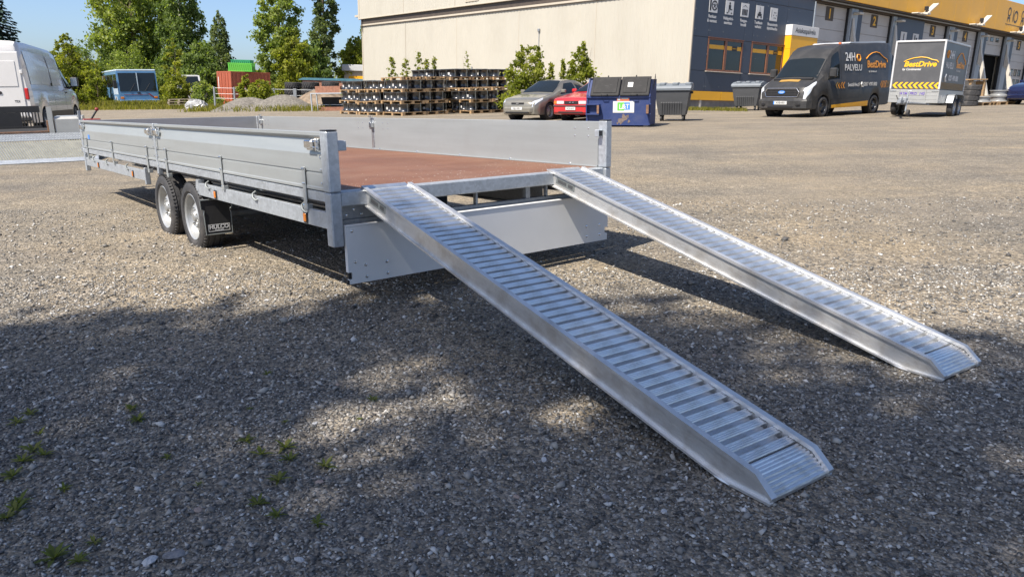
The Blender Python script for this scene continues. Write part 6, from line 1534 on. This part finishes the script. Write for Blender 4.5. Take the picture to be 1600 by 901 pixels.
# ------------------------------------------------------------------ loose stones and weeds in the foreground
def pebbles():
    g = np.random.default_rng(300)
    base = np.array([(1, 0, 0), (-1, 0, 0), (0, 1, 0), (0, -1, 0), (0, 0, 1), (0, 0, -1)], float); tri = np.array([(0, 2, 4), (2, 1, 4), (1, 3, 4), (3, 0, 4), (2, 0, 5), (1, 2, 5), (3, 1, 5), (0, 3, 5)])
    PX, SZ = [], []
    for y0, y1, dens, s in ((1.35, 2.1, 8000, .0046), (2.1, 3.2, 5200, .0053), (3.2, 5.0, 2200, .0060), (5.0, 8.0, 350, .0070)):
        wx = .72 * y1 + .3; n = int(dens * (y1 - y0) * 2 * wx); x = g.uniform(-wx, wx, n); y = g.uniform(y0, y1, n); k = np.abs(x) < .72 * y + .25
        PX.append(np.column_stack([x[k], y[k]])); SZ.append(s * np.exp(g.normal(0, .38, k.sum())))
    P = np.concatenate(PX); s = np.concatenate(SZ); n = len(P)
    sc = np.stack([s * g.uniform(.8, 1.4, n), s * g.uniform(.7, 1.1, n), s * g.uniform(.45, .8, n)], 1)
    V = base[None] * (1 + g.normal(0, .25, (n, 6, 1))) * sc[:, None, :] + g.normal(0, .15, (n, 6, 3)) * s[:, None, None]
    a = g.uniform(0, 6.28, n); ca, sa = np.cos(a)[:, None], np.sin(a)[:, None]
    X = V[:, :, 0] * ca - V[:, :, 1] * sa; Y = V[:, :, 0] * sa + V[:, :, 1] * ca; tl = g.normal(0, .35, (n, 1)); Z = V[:, :, 2] + X * tl
    V = np.stack([X + P[:, :1], Y + P[:, 1:], Z + (GA * P[:, 0] + GB * P[:, 1] + s * .25)[:, None]], -1).reshape(-1, 3)
    F = (tri[None] + (np.arange(n) * 6)[:, None, None]).reshape(-1, 3); T = np.repeat(np.clip(g.beta(1.4, 1.9, n), 0, 1), 8)
    m, nt, b = newmat('pebbles'); N = nt.nodes; L = nt.links; at_ = N.new('ShaderNodeAttribute'); at_.attribute_name = 'tone'; rp = N.new('ShaderNodeValToRGB'); e = rp.color_ramp.elements
    e[0].color = (.035, .034, .034, 1); e[1].color = (.66, .65, .63, 1)
    for p, c in ((.2, (.11, .108, .104)), (.38, (.195, .185, .168)), (.5, (.245, .238, .225)), (.62, (.30, .275, .235)), (.8, (.42, .41, .385))): k = e.new(p); k.color = c4(c)
    L.new(at_.outputs['Fac'], rp.inputs[0]); L.new(rp.outputs[0], b.inputs['Base Color']); b.inputs['Roughness'].default_value = .72
    o = soup('gravel', V, F, m, None, T); o['kind'] = 'stuff'; o['label'] = 'loose crushed gravel covering the foreground'
    return m
PEB = pebbles()
def stone(x, y, s, mat, label, seed, group=None, el=1.4):
    g = np.random.default_rng(seed); mb = MB(); V = []; F = []; n, k = 6, 9
    for i in range(n + 1):
        t = -math.pi / 2 + math.pi * i / n
        for j in range(k):
            a = 2 * math.pi * j / k; r = 1 + g.normal(0, .10); V.append((s * el * math.cos(t) * math.cos(a) * r, s * math.cos(t) * math.sin(a) * r, s * .6 * math.sin(t) * r))
    for i in range(n):
        for j in range(k): F.append((i * k + j, i * k + (j + 1) % k, (i + 1) * k + (j + 1) % k, (i + 1) * k + j))
    o = mb.add(V, F).build('stone', mat); o.location = (x, y, gz(x, y) + s * .3); o.rotation_euler = (g.normal(0, .2), g.normal(0, .2), g.uniform(0, 6)); tag(o, label, 'stone', group); return o
MAT['stonew'] = M('pale_stone', (.46, .46, .46), .7, 0, .2, 30, bump=.4, bscale=80); MAT['stoneg'] = M('grey_stone', (.22, .21, .21), .75, 0, .3, 30, bump=.4, bscale=80); MAT['stonep'] = M('pinkish_stone', (.34, .26, .22), .75, 0, .25, 30, bump=.4, bscale=80)
stone(-.955, 1.765, .017, 'stonew', 'white angular stone at bottom left in the gravel', 1); stone(-.90, 1.79, .018, 'stoneg', 'flat grey stone touching the white angular stone', 2, el=1.7)
gs = np.random.default_rng(55)
for k in range(34):
    y = 1.5 + 3.0 * gs.uniform() ** 1.4; x = gs.uniform(-.68, .5) * y; mt = ('stonew', 'stoneg', 'stonep')[k % 3]
    stone(x, y, gs.uniform(.006, .012), mt, {'stonew': 'small whitish stone lying loose on the gravel', 'stoneg': 'small grey stone lying loose on the gravel', 'stonep': 'small pinkish stone lying loose on the gravel'}[mt], 400 + k, {'stonew': 'whitish stones in the gravel', 'stoneg': 'grey stones in the gravel', 'stonep': 'pinkish stones in the gravel'}[mt])
def weed(x, y, s, seed, n=11):
    g = np.random.default_rng(seed); V = []; F = []; T = []
    for k in range(n):
        a = 2.4 * k + g.uniform(-.3, .3); L_ = s * g.uniform(.5, 1.15); el = g.uniform(.15, .9); d = np.array([math.cos(a) * math.cos(el), math.sin(a) * math.cos(el), math.sin(el)]); w = np.array([-math.sin(a), math.cos(a), 0]) * L_ * .13; o = len(V)
        p1 = d * L_ * .5; p2 = d * L_ - np.array([0, 0, L_ * .18])
        V += [np.zeros(3) - w * .2, w * .2, p1 + w, p1 - w, p2]; F += [(o, o + 1, o + 2, o + 3), (o + 3, o + 2, o + 4, o + 4)]; t = g.uniform(.1, .9); T += [t, t]
    me = bpy.data.meshes.new('weed'); me.from_pydata([tuple(v) for v in V], [], [f if f[2] != f[3] else f[:3] for f in F]); at_ = me.attributes.new('tone', 'FLOAT', 'FACE'); at_.data.foreach_set('value', T); me.materials.append(MAT['weed'])
    o = link('weed', me); o.location = (x, y, gz(x, y) + .003); tag(o, 'small green weed growing among the gravel in the foreground', 'weed', 'weeds in the gravel'); return o
WP = [(48, 648, .05), (28, 661, .045), (64, 678, .035), (52, 705, .055), (70, 712, .045), (35, 722, .05), (205, 640, .04), (216, 657, .045), (408, 711, .05), (446, 700, .055), (452, 718, .04), (385, 690, .045), (508, 729, .045), (436, 751, .045), (403, 788, .04), (432, 806, .035), (495, 819, .045), (390, 640, .025), (445, 660, .02), (25, 800, .055), (30, 786, .05), (10, 810, .045), (85, 873, .06), (122, 878, .04), (148, 848, .035), (262, 716, .03), (310, 758, .02), (582, 626, .035), (562, 656, .02), (20, 745, .05), (418, 585, .03), (100, 765, .03)]
def ground_at(px, py):
    d = _F + (px - 800) / 1171.7 * _R - (py - 450.5) / 1171.7 * _U; t = -1.2219 / (d.z - GA * d.x - GB * d.y); return d.x * t, d.y * t
WG = [(round(ground_at(a, b_)[0], 3), round(ground_at(a, b_)[1], 3), s) for a, b_, s in WP]
for k, (x, y, s) in enumerate(WG):
    a, b_, _s = WP[k]; o = weed(x, y, s * 1.0, 500 + k, 12 + k % 8)
    zone = 'in the weedy patch at the left edge of the gravel' if a < 130 and b_ < 740 else 'in the bottom left corner of the gravel' if a < 160 else 'in the loose cluster left of the near ramp' if 370 < a < 530 and b_ > 680 else 'lying alone on the shaded gravel'
    o['label'] = 'small green weed growing ' + zone.replace('lying', 'standing'); o['group'] = 'weeds ' + zone.replace('lying', 'standing')
# prune empty helper datablocks
for mesh in [m for m in bpy.data.meshes if m.users == 0]: bpy.data.meshes.remove(mesh)
